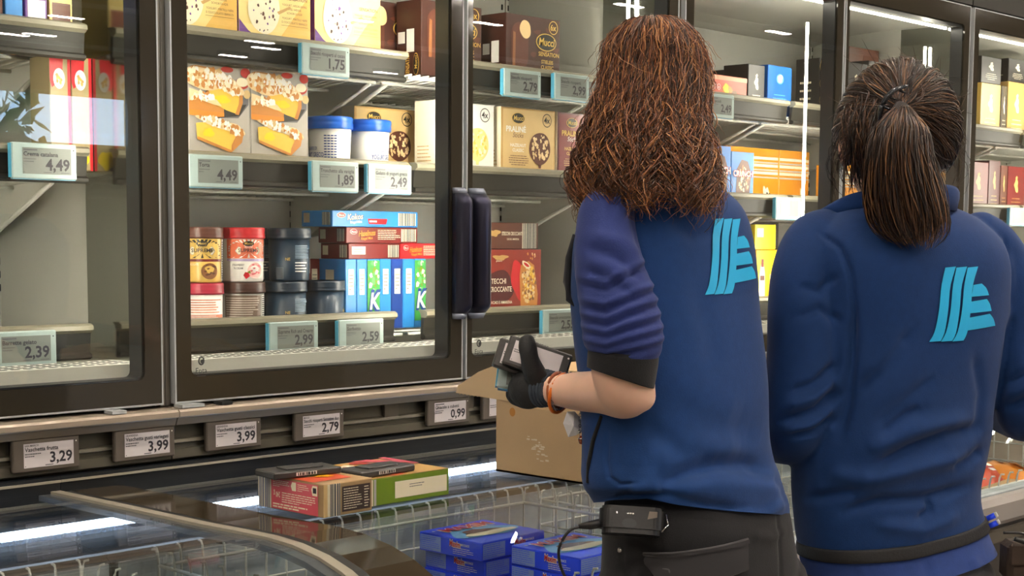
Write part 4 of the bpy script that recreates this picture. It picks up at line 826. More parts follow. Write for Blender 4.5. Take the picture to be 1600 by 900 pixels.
loose((-.068, -.446, .9517), (math.radians(90), 0, -.13), 'dark loose price tag lying face down on the kraft and pink carton')
loose((.070, -.474, .9417), (math.radians(90), 0, .05), 'dark loose price tag lying on the green edged carton')
# blue cartons in the basket
def bluebox(label, w=.185, h=.036, d=.172):
    g = carton('ice_cream_carton', w, h, d, k_roy, label, 'carton', 'blue ice cream cartons in the basket', .002); f, l, t = g.f, g.l, g.t
    for fr, L in ((l, d), (f, w)):
        g.rect(fr, L*.02, h*.1, L*.36, h*.92, cm('pale_blue_print', '8aa0dc'), 1); g.lines(fr, L*.03, h*.12, L*.35, h*.9, k_roy, 7, 2, .25, 3)
        g.text(fr, 'Maxim', L*.50, h*.58, h*.34, k_white, 'l', 2, .07, w=L*.18, rot=-.06); g.text(fr, 'Maxim', L*.505, h*.59, h*.30, k_red, 'l', 3, .03, w=L*.17, rot=-.06); g.ell(fr, L*.515, h*.9, h*.05, h*.05, k_white, 3, 10)
        g.text(fr, 'MINI SNACK', L*.68, h*.66, h*.13, k_white, 'l', 2, .02, w=L*.14); g.lines(fr, L*.56, h*.14, L*.90, h*.56, k_white, 4, 2, .3, 4)
    g.rect(t, 0, 0, w, d, k_roy, 1); g.blob(t, w*.5, d*.5, w*.42, d*.3, k_sky, 2, 3, .2); g.blob(t, w*.5, d*.42, w*.3, d*.13, k_choco2, 3, 5, .12); g.blob(t, w*.5, d*.36, w*.36, d*.10, k_cream, 4, 7, .15); g.blob(t, w*.42, d*.5, w*.2, d*.09, k_choc, 5, 9, .2)
    g.text(t, 'MAXIM', w*.5, d*.68, d*.17, k_white, 'c', 5, .08, w=w*.86); g.text(t, 'MAXIM', w*.5, d*.68, d*.17, k_red, 'c', 6, .03, w=w*.84); g.ell(t, w*.08, d*.85, w*.02, d*.02, k_white, 3); return g
for j, (bx, by, rows_) in enumerate(((.440, -.400, 4), (.468, -.612, 4))):
    for k in range(rows_):
        lab = ('blue ice cream carton in the rear stack, ', 'blue ice cream carton in the front stack, ')[j]+('topmost', 'second from the top', 'third from the top', 'fourth from the top')[k]
        place(bluebox(lab), bx+(.008, .0, .006, .003)[k]*(1 if j else -1)+(.005*k), by, .7180-.0372*k-(.004 if j else 0), .185, (.02, -.02, .0, .015)[k])
# support cartons under both stacks
for j, (bx, by, lab) in enumerate(((.44, -.405, 'deep blue carton under the rear stack of blue cartons'), (.47, -.612, 'deep blue carton under the front stack of blue cartons'))):
    g = carton('ice_cream_carton', .20, .180, .18, k_roy, lab, 'carton'); g.lines(g.l, .02, .05, .16, .15, k_white, 6, 1, .3, 3); place(g, bx, by, .4035, .20)
# goods at the right picture edge
for i, (x, y, z, m, lab) in enumerate(((1.985, -.63, .728, k_orr, 'orange and red bag of frozen snacks at the right edge'), (2.20, -.63, .705, k_org, 'orange bag of frozen snacks farther right in the chest'))):
    g = G(); n = 14; V = []; Q = []
    for a in range(n+1):
        for b in range(n+1):
            u, v = a/n*2-1, b/n*2-1; hgt = .045*(1-u**4)*(1-v**4)+.006*math.sin(9*u+i)*math.cos(8*v); V.append((u*.10, v*.075, hgt))
    for a in range(n):
        for b in range(n): Q.append((a*(n+1)+b, (a+1)*(n+1)+b, (a+1)*(n+1)+b+1, a*(n+1)+b+1))
    V2 = [(x_, y_, -z_*.9) for x_, y_, z_ in V]; g.add(V, Q, m, True); g.add(V2, [q[::-1] for q in Q], m, True)
    q = random.Random(i)
    for k in range(14):
        u, v = q.uniform(-.7, .7), q.uniform(-.6, .6); z_ = .045*(1-u**4)*(1-v**4)+.006*math.sin(9*u+i)*math.cos(8*v)+.004
        g.add([(u*.1+.018*math.cos(t), v*.075+.012*math.sin(t), z_) for t in (0, 1.2, 2.5, 3.7, 5)], [(0, 1, 2, 3, 4)], (k_white, k_red, k_yelo)[k % 3])
    o = g.build('frozen_snack_bag', None, (x, y, z), .3+i); o.rotation_euler.x = .25; tag(o, lab, 'bag', 'bags of frozen snacks')
g = carton('cardboard_carton', .19, .35, .07, cm('card_plain', 'b89668', .75, var=.06, vs=10), 'narrow brown cardboard carton standing in the chest at the right edge before the bags', 'box'); place(g, 1.77, -.82, .4035, .19, .1)
for x, y, w, d, h, lab in ((1.885, -.725, .195, .18, .27, 'brown cardboard carton under the red and orange bag'), (2.10, -.725, .2, .18, .25, 'brown cardboard carton under the farther orange bag')):
    place(carton('cardboard_carton', w, h, d, cm('card_plain', 'b89668'), lab, 'box'), x, y, .4035, w)
# pale goods seen dimly through the left lid
for i in range(4):
    g = carton('frozen_food_carton', .18, .16, .2, k_white, ('pale carton in the left chest, nearest the dividing strip', 'pale carton in the left chest, second from the dividing strip', 'pale carton in the left chest, third from the dividing strip', 'pale carton in the left chest, fourth from the dividing strip')[i], 'carton', 'pale cartons in the left chest'); g.rect(g.t, .02, .05, .16, .12, k_yell, 1); g.rect(g.t, .02, .14, .16, .16, k_org, 1); place(g, -.52-.2*i, -.50, .4035, .18)
# --- open cardboard carton on the lid
m_card = mat('corrugated_cardboard', 'b1946e', .8, var=.07, vs=6, bump=.15, bs=18); m_cardl = mat('cardboard_light', 'd2b286', .8, var=.05, vs=6)
r = empty('cardboard_box', (.62, -.53, ZL)); tag(r, 'open brown cardboard box with raised flap on the chest lid', 'box'); w, d, h = .32, .235, .140; t_ = .004
g = G(); X, Y = w/2, d/2
for a in ((-X, -X+t_, -Y, Y, 0, h), (X-t_, X, -Y, Y, 0, h), (-X+t_, X-t_, -Y, -Y+t_, 0, h), (-X+t_, X-t_, Y-t_, Y, 0, h), (-X, X, -Y, Y, 0, t_)): g.box(*a, m_card)
l = F((-X, Y, 0), (0, -1, 0), (0, 0, 1)); g.ell(l, .043, .118, .0075, .0085, mat('punch_hole', 'a8702c', .8), 1)
q = random.Random(4)
for i in range(26): a, b = .105+q.gauss(0, .012), .052+q.gauss(0, .013); g.rect(l, a, b, a+.004+q.random()*.006, b+.0015+q.random()*.002, mat('worn_paper', 'cdbfa8', .9), 1)
g.build('box_body', r)
g = G(); f = F((-X-.0005, Y, h), (0, -1, 0), Vector((-.22, 0, .975)).normalized()); g.prism([(.0, .0), (d*.35, -.004), (d*.36, -.010), (d*.98, -.014), (d, .0), (d, .070), (.03, .074), (-.035, .052), (-.098, .020), (-.108, .004)], f, -.002, .002, m_cardl)
for i in range(34): a_ = -.104+i*.0098; g.add([f.p(a_, -.0005-.012*(a_ > d*.36)-.0, -.0021), f.p(a_+.005, -.0005-.012*(a_ > d*.36), -.0021), f.p(a_+.0025, .0028-.012*(a_ > d*.36), -.0021)], [(0, 1, 2)], m_card) if a_ < d-.006 else None
g.build('flap', r)
g = G(); f = F((-X, Y, h), (1, 0, 0), Vector((0, .35, .94)).normalized()); g.prism([(0, 0), (w, 0), (w*.97, .06), (w*.04, .06)], f, -.002, .002, m_cardl); g.build('flap', r)
# ------------------------------------------------------------------ people: tools
def cat_rom(rows, n):
    """rows of equal length tuples -> n rows, smooth"""
    A = np.array(rows, float); m = len(A); T = np.linspace(0, m-1, n); out = []
    for t in T:
        i = min(int(t), m-2); f = t-i; p0, p1, p2, p3 = A[max(i-1, 0)], A[i], A[i+1], A[min(i+2, m-1)]
        out.append(.5*((2*p1)+(-p0+p2)*f+(2*p0-5*p1+4*p2-p3)*f*f+(-p0+3*p1-3*p2+p3)*f**3))
    return np.array(out)
def loft(rows, phi, ratio, nz=120, nt=160, grow=0.0, sq=2.3, wc=None, tilt=0.0, caps=True):
    """rows (z, left, right): closed outline as seen from the back, turned by phi; returns verts, faces"""
    R = cat_rom(rows, nz); V = []; c, s = math.cos(phi), math.sin(phi)
    th = np.linspace(0, 2*math.pi, nt, endpoint=False); ct, st = np.cos(th), np.sin(th)
    e = 1/((np.abs(ct)**sq+np.abs(st)**sq)**(1/sq))
    x0, y0 = ct*e, st*e*ratio; X0, Y0 = x0*c-y0*s, x0*s+y0*c; k = np.abs(X0).max(); X0 /= k; Y0 /= k
    for z, l, r in R:
        a = (r-l)/2+grow; u = (l+r)/2; w = wc(z) if wc else 0.0
        V.append(np.stack([u+a*X0, w+a*Y0, z+tilt*(u+a*X0)], 1))
    V = np.concatenate(V); Fc = []
    for i in range(nz-1):
        for k in range(nt): Fc.append((i*nt+k, i*nt+(k+1) % nt, (i+1)*nt+(k+1) % nt, (i+1)*nt+k))
    if caps: Fc += [tuple(range(nt))[::-1], tuple((nz-1)*nt+k for k in range(nt))]
    if R[0][0] > R[-1][0]: Fc = [q[::-1] for q in Fc]
    return V, Fc
def limb(path, n=24, nt=28, caps=True, flat=1.0):
    """path of (x, y, z, r)"""
    P = cat_rom(path, n); V = []; Fc = []
    a = None
    for i in range(n):
        t = Vector(P[min(i+1, n-1)][:3])-Vector(P[max(i-1, 0)][:3]); t.normalize()
        if a is None: a = t.cross(Vector((0, 1, 0)) if abs(t.y) < .8 else Vector((1, 0, 0)))
        a = (a-t*a.dot(t)).normalized(); b = t.cross(a); p = Vector(P[i][:3]); r = P[i][3]
        for k in range(nt):
            g = 2*math.pi*k/nt; V.append(p+a*(r*math.cos(g))+b*(r*flat*math.sin(g)))
    for i in range(n-1):
        for k in range(nt): Fc.append((i*nt+k, i*nt+(k+1) % nt, (i+1)*nt+(k+1) % nt, (i+1)*nt+k))
    for i, sg in ((0, -1), (n-1, 1)) if caps else ():
        t = (Vector(P[i][:3])-Vector(P[i-sg][:3])).normalized(); o = len(V); m = 4; r = P[i][3]; base = i*nt
        prev = [base+k for k in range(nt)]
        for j in range(1, m):
            q = math.pi/2*j/m; c = Vector(P[i][:3])+t*(r*.8*math.sin(q)); ring = []
            for k in range(nt):
                d = Vector(V[base+k])-Vector(P[i][:3]); ring.append(len(V)); V.append(c+d*math.cos(q))
            for k in range(nt):
                f = (prev[k], prev[(k+1) % nt], ring[(k+1) % nt], ring[k]); Fc.append(f if sg > 0 else f[::-1])
            prev = ring
        Fc.append(tuple(prev) if sg > 0 else tuple(prev[::-1]))
    return np.array([tuple(v) for v in V]), Fc
def ellipsoid(c, r, n=28, m=18, rot=None):
    V = []; Fc = []
    for i in range(m+1):
        a = math.pi*i/m
        for k in range(n):
            b = 2*math.pi*k/n; p = Vector((r[0]*math.sin(a)*math.cos(b), r[1]*math.sin(a)*math.sin(b), r[2]*math.cos(a)))
            if rot: p = rot @ p
            V.append((c[0]+p.x, c[1]+p.y, c[2]+p.z))
    for i in range(m):
        for k in range(n): Fc.append((i*n+k, (i+1)*n+k, (i+1)*n+(k+1) % n, i*n+(k+1) % n))
    return np.array(V), Fc
def fuse(pieces, voxel, smooth=6):
    """one continuous skin around overlapping pieces"""
    V = []; Fc = []; o = 0
    for v, f in pieces: V += [tuple(x) for x in v]; Fc += [tuple(i+o for i in q) for q in f]; o += len(v)
    me = bpy.data.meshes.new('fuse'); me.from_pydata(V, [], Fc); ob = bpy.data.objects.new('fuse', me); COL.objects.link(ob)
    r = ob.modifiers.new('r', 'REMESH'); r.mode = 'VOXEL'; r.voxel_size = voxel
    s = ob.modifiers.new('s', 'SMOOTH'); s.factor = .5; s.iterations = smooth
    bpy.context.view_layer.update(); dg = bpy.context.evaluated_depsgraph_get(); e = ob.evaluated_get(dg); m2 = e.to_mesh()
    n = len(m2.vertices); A = np.empty(n*3); m2.vertices.foreach_get('co', A); A = A.reshape(-1, 3); Q = [tuple(p.vertices) for p in m2.polygons]
    e.to_mesh_clear(); bpy.data.objects.remove(ob); bpy.data.meshes.remove(me); return A, Q
def normals(V, Q):
    N = np.zeros_like(V); q = np.array([x[:3] for x in Q]); n = np.cross(V[q[:, 1]]-V[q[:, 0]], V[q[:, 2]]-V[q[:, 0]])
    for k in range(3): np.add.at(N, q[:, k], n)
    for x in Q:
        if len(x) == 4: break
    q3 = np.array([x[3] if len(x) > 3 else x[0] for x in Q]); np.add.at(N, q3, n)
    return N/np.maximum(np.linalg.norm(N, axis=1), 1e-12)[:, None]
def folds(V, Q, L, side=True):
    """raise or sink cloth along lines given as (amp mm, width mm, points in mm (u, z))"""
    N = normals(V, Q); D = np.zeros(len(V)); P = V[:, [0, 2]]*1000
    for amp, wd, pts in L:
        best = np.full(len(V), 1e9); tt = np.zeros(len(V)); A = np.array(pts, float); m = len(A)-1
        for i in range(m):
            a, b = A[i], A[i+1]; d = b-a; t = np.clip(((P-a) @ d)/(d @ d), 0, 1); q = np.linalg.norm(P-(a+t[:, None]*d), axis=1)
            k = q < best; best[k] = q[k]; tt[k] = (i+t[k])/m
        D += amp*np.exp(-(best/wd)**2)*np.clip(np.minimum(tt, 1-tt)*5+.25, 0, 1)
    if side: D *= np.clip(.35-N[:, 1]*1.4, 0, 1)
    return V+N*(D/1000)[:, None]
def wrinkle(V, Q, amp, fr, seed):
    N = normals(V, Q); r = np.random.RandomState(seed); D = np.zeros(len(V))
    for i in range(9):
        k = r.normal(size=3); k /= np.linalg.norm(k); k *= fr*(.6+r.rand()*1.2); D += np.sin(V @ k+r.rand()*6.3)/9
    return V+N*(D*amp)[:, None]
def mesh(name, V, Q, m, parent, smooth=True):
    me = bpy.data.meshes.new(name); me.from_pydata([tuple(v) for v in V], [], Q); me.materials.append(m)
    if smooth: me.polygons.foreach_set('use_smooth', [True]*len(Q))
    me.update(); o = bpy.data.objects.new(name, me); COL.objects.link(o); o.parent = parent; return o
def bvh(V, Q): return BVHTree.FromPolygons([tuple(v) for v in V], Q)
def wrap_on(g, tree, o, right, up, back, strips, m, off=.0012, n=14, k=4):
    """lay flat shapes on cloth: each strip is (left edge, right edge) as lists of (x, y)"""
    o, right, up, back = Vector(o), Vector(right), Vector(up), Vector(back)
    for A, B in strips:
        A, B = cat_rom(A, n), cat_rom(B, n); V = []; ok = True
        for a, b in zip(A, B):
            for j in range(k):
                q = a+(b-a)*j/(k-1); p = o+right*q[0]+up*q[1]
                h, nn, _, _ = tree.ray_cast(p+back*.3, -back)
                if h is None: ok = False; h = p; nn = back
                V.append(h+back*off*1.0+nn*off*.3)
        g.add(V, [(i*k+j, i*k+j+1, (i+1)*k+j+1, (i+1)*k+j) for i in range(n-1) for j in range(k-1)], m, True)
def strands(name, paths, radii, mats, pick, parent, sides=3):
    """many hairs as one mesh; paths: list of (n,3) arrays"""
    Vs = []; Fs = []; Ms = []; o = 0
    for i, (P, r) in enumerate(zip(paths, radii)):
        n = len(P); T = np.gradient(P, axis=0); T /= np.maximum(np.linalg.norm(T, axis=1), 1e-9)[:, None]
        ref = np.array([.3, .9, .25]); A = np.cross(T, ref); A /= np.maximum(np.linalg.norm(A, axis=1), 1e-6)[:, None]; B = np.cross(T, A)
        prof = r*np.minimum(1, np.minimum(np.linspace(.6, 6, n), np.linspace(5, .25, n)))
        ring = [P+A*(prof*math.cos(2*math.pi*k/sides))[:, None]+B*(prof*math.sin(2*math.pi*k/sides))[:, None] for k in range(sides)]
        Vs.append(np.stack(ring, 1).reshape(-1, 3)); b = o+np.arange(n-1)*sides
        for k in range(sides): Fs.append(np.stack([b+k, b+(k+1) % sides, b+sides+(k+1) % sides, b+sides+k], 1))
        Ms.append(np.full((n-1)*sides, pick[i])); o += n*sides
    V = np.concatenate(Vs); Q = np.concatenate(Fs); M_ = np.concatenate(Ms)
    me = bpy.data.meshes.new(name); me.vertices.add(len(V)); me.vertices.foreach_set('co', V.ravel())
    me.loops.add(len(Q)*4); me.loops.foreach_set('vertex_index', Q.ravel().astype(np.int32)); me.polygons.add(len(Q))
    me.polygons.foreach_set('loop_start', np.arange(len(Q), dtype=np.int32)*4); me.polygons.foreach_set('loop_total', np.full(len(Q), 4, dtype=np.int32))
    for m in mats: me.materials.append(m)
    me.polygons.foreach_set('material_index', M_.astype(np.int32)); me.polygons.foreach_set('use_smooth', np.ones(len(Q), bool)); me.update(calc_edges=True); me.validate()
    ob = bpy.data.objects.new(name, me); COL.objects.link(ob); ob.parent = parent; return ob
def hand(wrist, dirv, palm_n, size=1.0, curl=.5):
    """palm, four fingers and a thumb; dirv towards the fingers, palm_n out of the palm"""
    w, d, n = Vector(wrist), Vector(dirv).normalized(), Vector(palm_n).normalized(); s = d.cross(n).normalized(); P = []
    P.append(limb([(*(w+d*.0), .024*size), (*(w+d*.03*size), .030*size), (*(w+d*.075*size), .033*size)], 8, 18, flat=.5))
    for i, (off, L) in enumerate(((-.030, .064), (-.010, .074), (.010, .070), (.029, .055))):
        b = w+d*.085*size+s*off*size; a = curl*.9; c1 = d*math.cos(a)+n*math.sin(a); c2 = d*math.cos(a*2.1)+n*math.sin(a*2.1)
        p1 = b+c1*L*.5*size; p2 = p1+c2*L*.55*size; P.append(limb([(*(b-d*.02), .0095*size), (*b, .009*size), (*p1, .0085*size), (*p2, .007*size)], 12, 12))
    b = w+d*.025*size-s*.022*size; p1 = b-s*.030*size+d*.025*size+n*.012*size; p2 = p1+d*.030*size+n*.010*size
    P.append(limb([(*b, .013*size), (*p1, .0105*size), (*p2, .0085*size)], 10, 12)); return P
def head_pieces(c, face, s=1.0, tilt=0.0):
    """skull, jaw, nose, brows, lips and ears; face: horizontal direction looked at"""
    f = Vector((face[0], face[1], tilt)).normalized(); r = Vector((f.y, -f.x, 0)).normalized(); u = r.cross(f); R = Matrix((r, f, u)).transposed(); c = Vector(c)
    at = lambda x, y, z: c+r*(x*s)+f*(y*s)+u*(z*s)
    P = [ellipsoid(c, (.074*s, .092*s, .085*s), rot=R), ellipsoid(at(0, .022, -.048), (.056*s, .066*s, .066*s), rot=R), ellipsoid(at(0, .075, -.098), (.022*s, .018*s, .018*s), 16, 10, R),
         limb([(*at(0, .088, -.005), .008*s), (*at(0, .104, -.034), .011*s)], 8, 12), ellipsoid(at(0, .086, -.070), (.024*s, .011*s, .010*s), 14, 10, R)]
    for q in (-1, 1):
        P.append(ellipsoid(at(q*.030, .082, .008), (.020*s, .010*s, .007*s), 14, 10, R)); P.append(ellipsoid(at(q*.030, .079, -.012), (.012*s, .010*s, .008*s), 14, 10, R))
        P.append(ellipsoid(at(q*.077, -.004, -.025), (.010*s, .019*s, .031*s), 16, 12, R)); P.append(ellipsoid(at(q*.080, -.012, -.018), (.011*s, .011*s, .022*s), 16, 12, R))
    return P
def legs(cx, cw, zt, sep, ax, rad=1.0):
    """ax: unit across-hip direction (u, w)"""
    P = []
    for q in (-1, 1):
        x, y = cx+q*sep*ax[0], cw+q*sep*ax[1]
        P.append(limb([(x, y, zt, .088*rad), (x, y, zt-.18, .084*rad), (x, y, zt-.42, .064*rad), (x, y-.005, .34, .060*rad), (x, y-.005, .10, .046*rad)], 26, 24))
    return P
m_skin = mat('skin', 'e8bda4', .5, var=.05, vs=18, bump=.05, bs=120); m_skin.node_tree.nodes['Principled BSDF'].inputs['Subsurface Weight'].default_value = .12; m_skin.node_tree.nodes['Principled BSDF'].inputs['Subsurface Radius'].default_value = (.012, .005, .003)
def cloth(name, c, sheen=.08): return mat(name, c, .82, var=.05, vs=90, bump=.12, bs=520, sheen=sheen, spec=.25)
m_vest = cloth('softshell_navy', '13386e'); m_sleeve = cloth('sweater_indigo', '27346c'); m_jack = cloth('jacket_navy', '113366'); m_trim = cloth('black_trim', '14151a', .1); m_cuff = cloth('black_cuff', '17171a', .1)
m_trou = cloth('black_twill', '1c1c1f', .08); m_trou2 = cloth('charcoal_twill', '3c3c42', .15); m_polo = cloth('polo_blue', '2b4280'); m_belt = mat('black_webbing', '1b1b1e', .7, bump=.2, bs=300); m_logo = mat('logo_cyan', '1fb0ea', .55)
m_glove = mat('black_glove', '131416', .62, bump=.3, bs=160); m_knit = mat('glove_knit', '3a4450', .8, bump=.4, bs=260); m_shoe = mat('black_shoe', '151515', .5)
m_plast = mat('black_plastic', '141416', .35, bump=.05, bs=200); m_met = mat('bright_metal', 'c9c9c9', .2, 1.0); m_cord = mat('black_cord', '101013', .45)
LOGO = []
for x0 in (0.0, .0215, .043):
    mx = x0
    LOGO.append(([(mx, 0), (mx+.009, .015), (mx+.0145, .045), (mx+.0165, .08), (mx+.0225, .106)], [(mx+.021, .001), (mx+.0275, .014), (mx+.0315, .045), (mx+.0335, .08), (mx+.043, .1075)]))
LOGO += [([(.0745, .064), (.076, .071), (.0775, .081)], [(.110, .066), (.104, .076), (.094, .083)]), ([(.069, .040), (.071, .048), (.0735, .057)], [(.1175, .043), (.113, .053), (.106, .0605)]), ([(.0655, .015), (.0665, .024), (.068, .0335)], [(.128, .021), (.123, .031), (.114, .039)])]
def rotz(v, a): return (v[0]*math.cos(a)-v[1]*math.sin(a), v[0]*math.sin(a)+v[1]*math.cos(a))
HEADING = math.radians(-46.469)
def shoe_pair(parent, feet, face):
    for x, y in feet:
        f = Vector((face[0], face[1], 0)).normalized(); V, Q = fuse([limb([(x-f.x*.06, y-f.y*.06, .04, .038), (x+f.x*.05, y+f.y*.05, .036, .042), (x+f.x*.16, y+f.y*.16, .030, .032)], 14, 18, flat=.8), limb([(x, y, .05, .045), (x, y, .12, .046)], 6, 18)], .006, 3)
        V[:, 2] = np.maximum(V[:, 2], .001); mesh('shoe', V, Q, m_shoe, parent)
# ------------------------------------------------------------------ the curly haired worker
A1 = math.atan2(.7245, .689); AX1 = (.689, .7245); FACE1 = (-.7245, .689)
p1 = empty('person', (-.0254, -1.2, 0), HEADING); tag(p1, 'person with long curly auburn hair, navy vest and black glove, holding price tags', 'person', 'shop workers at the freezers')
V1 = [(1.4157, -.0535, .0305), (1.4082, -.087, .06), (1.3999, -.1037, .0795), (1.3849, -.1158, .0966), (1.364, -.1223, .1089), (1.3346, -.129, .1171), (1.3011, -.1312, .1221), (1.2673, -.1317, .1254), (1.2335, -.1288, .1287), (1.1911, -.1241, .1331), (1.1485, -.1193, .1367), (1.1057, -.1172, .1394), (1.0713, -.1159, .1428), (1.0455, -.1156, .1494), (1.0239, -.1154, .1585), (1.0023, -.1117, .1658), (.9885, -.1047, .1705), (.9764, -.0986, .1715)]
wc1 = lambda z: -.012*min(1, max(0, (1.3-z)/.3))
v, q = loft(V1, A1, .66, 240, 240, wc=wc1)
v[:, 2] += np.clip((1.10-v[:, 2])/.11, 0, 1)*np.clip(-v[:, 1], 0, .2)*.20; k = (v[:, 2] < 1.05); lift = np.clip((1.06-v[:, 2])/.08, 0, 1)
v[:, 2] += lift*np.where(v[:, 0] < .0, .010*np.clip(-(v[:, 0])/.09, 0, 1), -.004*np.clip(v[:, 0]/.15, 0, 1)) + lift*.012*np.exp(-((v[:, 0]+.03)/.05)**2)
v = wrinkle(v, q, .004, 26, 3)
FO1 = [(-11, 11, [(-30, 1035), (13, 1051), (55, 1058), (97, 1053), (136, 1037)]), (7, 20, [(-38, 1064), (30, 1078), (89, 1073)]), (9, 15, [(-21, 1026), (47, 1035), (114, 1020), (157, 1009)]), (-8, 8, [(-93, 1007), (-51, 1020), (-8, 1024), (38, 1009), (80, 1001)]), (6, 10, [(-60, 1030), (-20, 1035)]),
       (-3.5, 2.6, [(-86, 1098), (-88, 1064), (-85, 1043), (-72, 1035), (-51, 1039)]), (-6, 9, [(136, 1026), (152, 1013), (161, 988)]), (6, 9, [(60, 990), (120, 985), (160, 995)]), (4, 26, [(-38, 1183), (30, 1132), (89, 1115)]), (-4, 22, [(-10, 1150), (60, 1100), (120, 1085)]), (-3, 16, [(20, 1290), (40, 1230), (50, 1180)]), (-4, 12, [(-10, 1365), (20, 1345), (60, 1350)]), (3, 18, [(95, 1330), (110, 1270)]), (-5, 14, [(-40, 1110), (0, 1075), (50, 1065)])]
v = folds(v, q, FO1); vest_v, vest_q = v, q
mesh('vest', v, q, m_vest, p1)
tr = bvh(v, q)
g = G(); back1 = Vector((0, -1, 0))
# printed emblem on the back of the vest
c0 = Vector((.0350, 0, 1.2705)); s_ = 1.0
wrap_on(g, tr, c0, (.615, 0, 0), (.010, 0, .90), back1, LOGO, m_logo, .0015); g.build('vest_emblem', p1)
pz = []
for x, z in ((-.094, 1.118), (-.1035, 1.085), (-.1085, 1.055), (-.1095, 1.03), (-.1045, 1.005)):
    h, n_, _, _ = tr.ray_cast(Vector((x, -.6, z)), Vector((0, 1, 0)))
    if h: pz.append(h)
g = G(); g.tube(pz, [.0035]+[.005]*(len(pz)-2)+[.004], m_trim, 8, flat=.6); g.build('zip_edge', p1)
g = G(); g.tube([(-.1275, -.048, 1.345), (-.134, -.046, 1.315), (-.1365, -.05, 1.285), (-.132, -.06, 1.262), (-.121, -.075, 1.252)], [.006, .011, .012, .008, .005], m_trim, 10, flat=.5); g.build('armhole_gap_shade', p1)  # dark tube standing in for the shaded gap inside the armhole
# sweater: both sleeves and the collar part under the vest
sl = limb([(-.080, -.075, 1.385, .026), (-.0890, -.105, 1.372, .036), (-.0915, -.120, 1.352, .0385), (-.0899, -.135, 1.3189, .0425), (-.0822, -.145, 1.2799, .0455), (-.0745, -.155, 1.2412, .0485), (-.0708, -.165, 1.2146, .0485), (-.0715, -.166, 1.199, .043)], 60, 64)
sr = limb([(.060, .09, 1.375, .026), (.065, .11, 1.35, .038), (.072, .13, 1.29, .040), (.075, .14, 1.20, .042), (.06, .19, 1.13, .040), (.02, .23, 1.09, .034)], 40, 32)
tv, tq = loft([(a, b+.012, c-.012) for a, b, c in V1[:9]], A1, .62, 40, 60, wc=wc1)
v, q = fuse([sl, sr, (tv, tq)], .0036, 3)
FO2 = []
for i, (y0, y1) in enumerate(((1.262, 1.276), (1.245, 1.258), (1.230, 1.240), (1.216, 1.224), (1.288, 1.308), (1.206, 1.210))):
    Y0, Y1 = y0*1000, y1*1000; FO2 += [(-5.2, 4.2, [(-125, Y0-3), (-95, Y0-8), (-70, (Y0+Y1)/2-3), (-45, Y1-1), (-18, Y1+5)]), (4.2, 4.5, [(-128, Y0+6), (-95, Y0+0), (-70, (Y0+Y1)/2+5), (-40, Y1+7), (-18, Y1+12)])]
FO2 += [(-4, 7, [(-118, 1330), (-85, 1318), (-50, 1290)]), (4, 9, [(-115, 1345), (-75, 1335), (-50, 1318)]), (-4, 6, [(-60, 1380), (-52, 1330), (-36, 1290)]), (-4, 6, [(-115, 1300), (-90, 1290), (-60, 1270)]), (3, 8, [(-118, 1315), (-92, 1306), (-62, 1290)])]
v = wrinkle(folds(v, q, FO2), q, .0025, 60, 5); mesh('sweater', v, q, m_sleeve, p1)
cu = [(-.0712, -.166, 1.2065, .0425), (-.0718, -.1655, 1.198, .0435), (-.0735, -.166, 1.183, .0425), (-.0747, -.166, 1.1725, .0415)]
v, q = limb(cu, 14, 48, caps=False); v[:, 2] -= .22*(v[:, 0]+.073)*np.clip((1.2-v[:, 2])/.03, 0, 1); o_ = len(v); v2 = v.copy(); cxy = np.array([-.0735, -.166]); v2[:, :2] = cxy+(v2[:, :2]-cxy)*.955; q2 = [tuple(i+o_ for i in f)[::-1] for f in q]; q = q+q2+[(13*48+k, 13*48+(k+1) % 48, o_+13*48+(k+1) % 48, o_+13*48+k) for k in range(48)]; v = np.concatenate([v, v2]); mesh('sleeve_cuff', v, q, m_cuff, p1)
# body
arm = limb([(-.085, -.10, 1.37, .03), (-.089, -.13, 1.30, .036), (-.073, -.16, 1.21, .037), (-.0722, -.163, 1.182, .0385), (-.0680, -.158, 1.160, .0370), (-.0695, -.146, 1.1505, .0325), (-.0905, -.115, 1.149, .0285), (-.1202, -.06, 1.1440, .0258), (-.1437, -.02, 1.1405, .0212), (-.1601, .0, 1.1405, .0185), (-.176, .012, 1.141, .018)], 60, 36)
elbow = ellipsoid((-.0520, -.164, 1.1490), (.022, .021, .021))
arm2 = limb([(.062, .10, 1.34, .03), (.075, .138, 1.22, .034), (.06, .19, 1.13, .032), (.02, .23, 1.09, .024), (.005, .25, 1.075, .02)], 40, 24)
neck = limb([(-.012, .0, 1.33, .05), (-.015, .002, 1.42, .046), (-.022, .006, 1.47, .046)], 12, 24)
H1 = (-.031, .002, 1.532)
tv, tq = loft([(a, b+.016+.5*max(0, 1.10-a), c-.016-.35*max(0, 1.10-a)) for a, b, c in V1]+[(.93, -.03, .115), (.86, -.03, .12)], A1, .58, 60, 60, wc=wc1)
P = [arm, elbow, arm2, neck, (tv, tq)]+head_pieces(H1, FACE1, .80, -.12)+legs(.048, -.01, .88, .085, AX1, .84)
P += hand((.005, .25, 1.075), (-.1, .9, -.3), (0, -.3, -1), .95, .6)
V, Q = fuse(P, .0048, 5); mesh('body', V, Q, m_skin, p1)
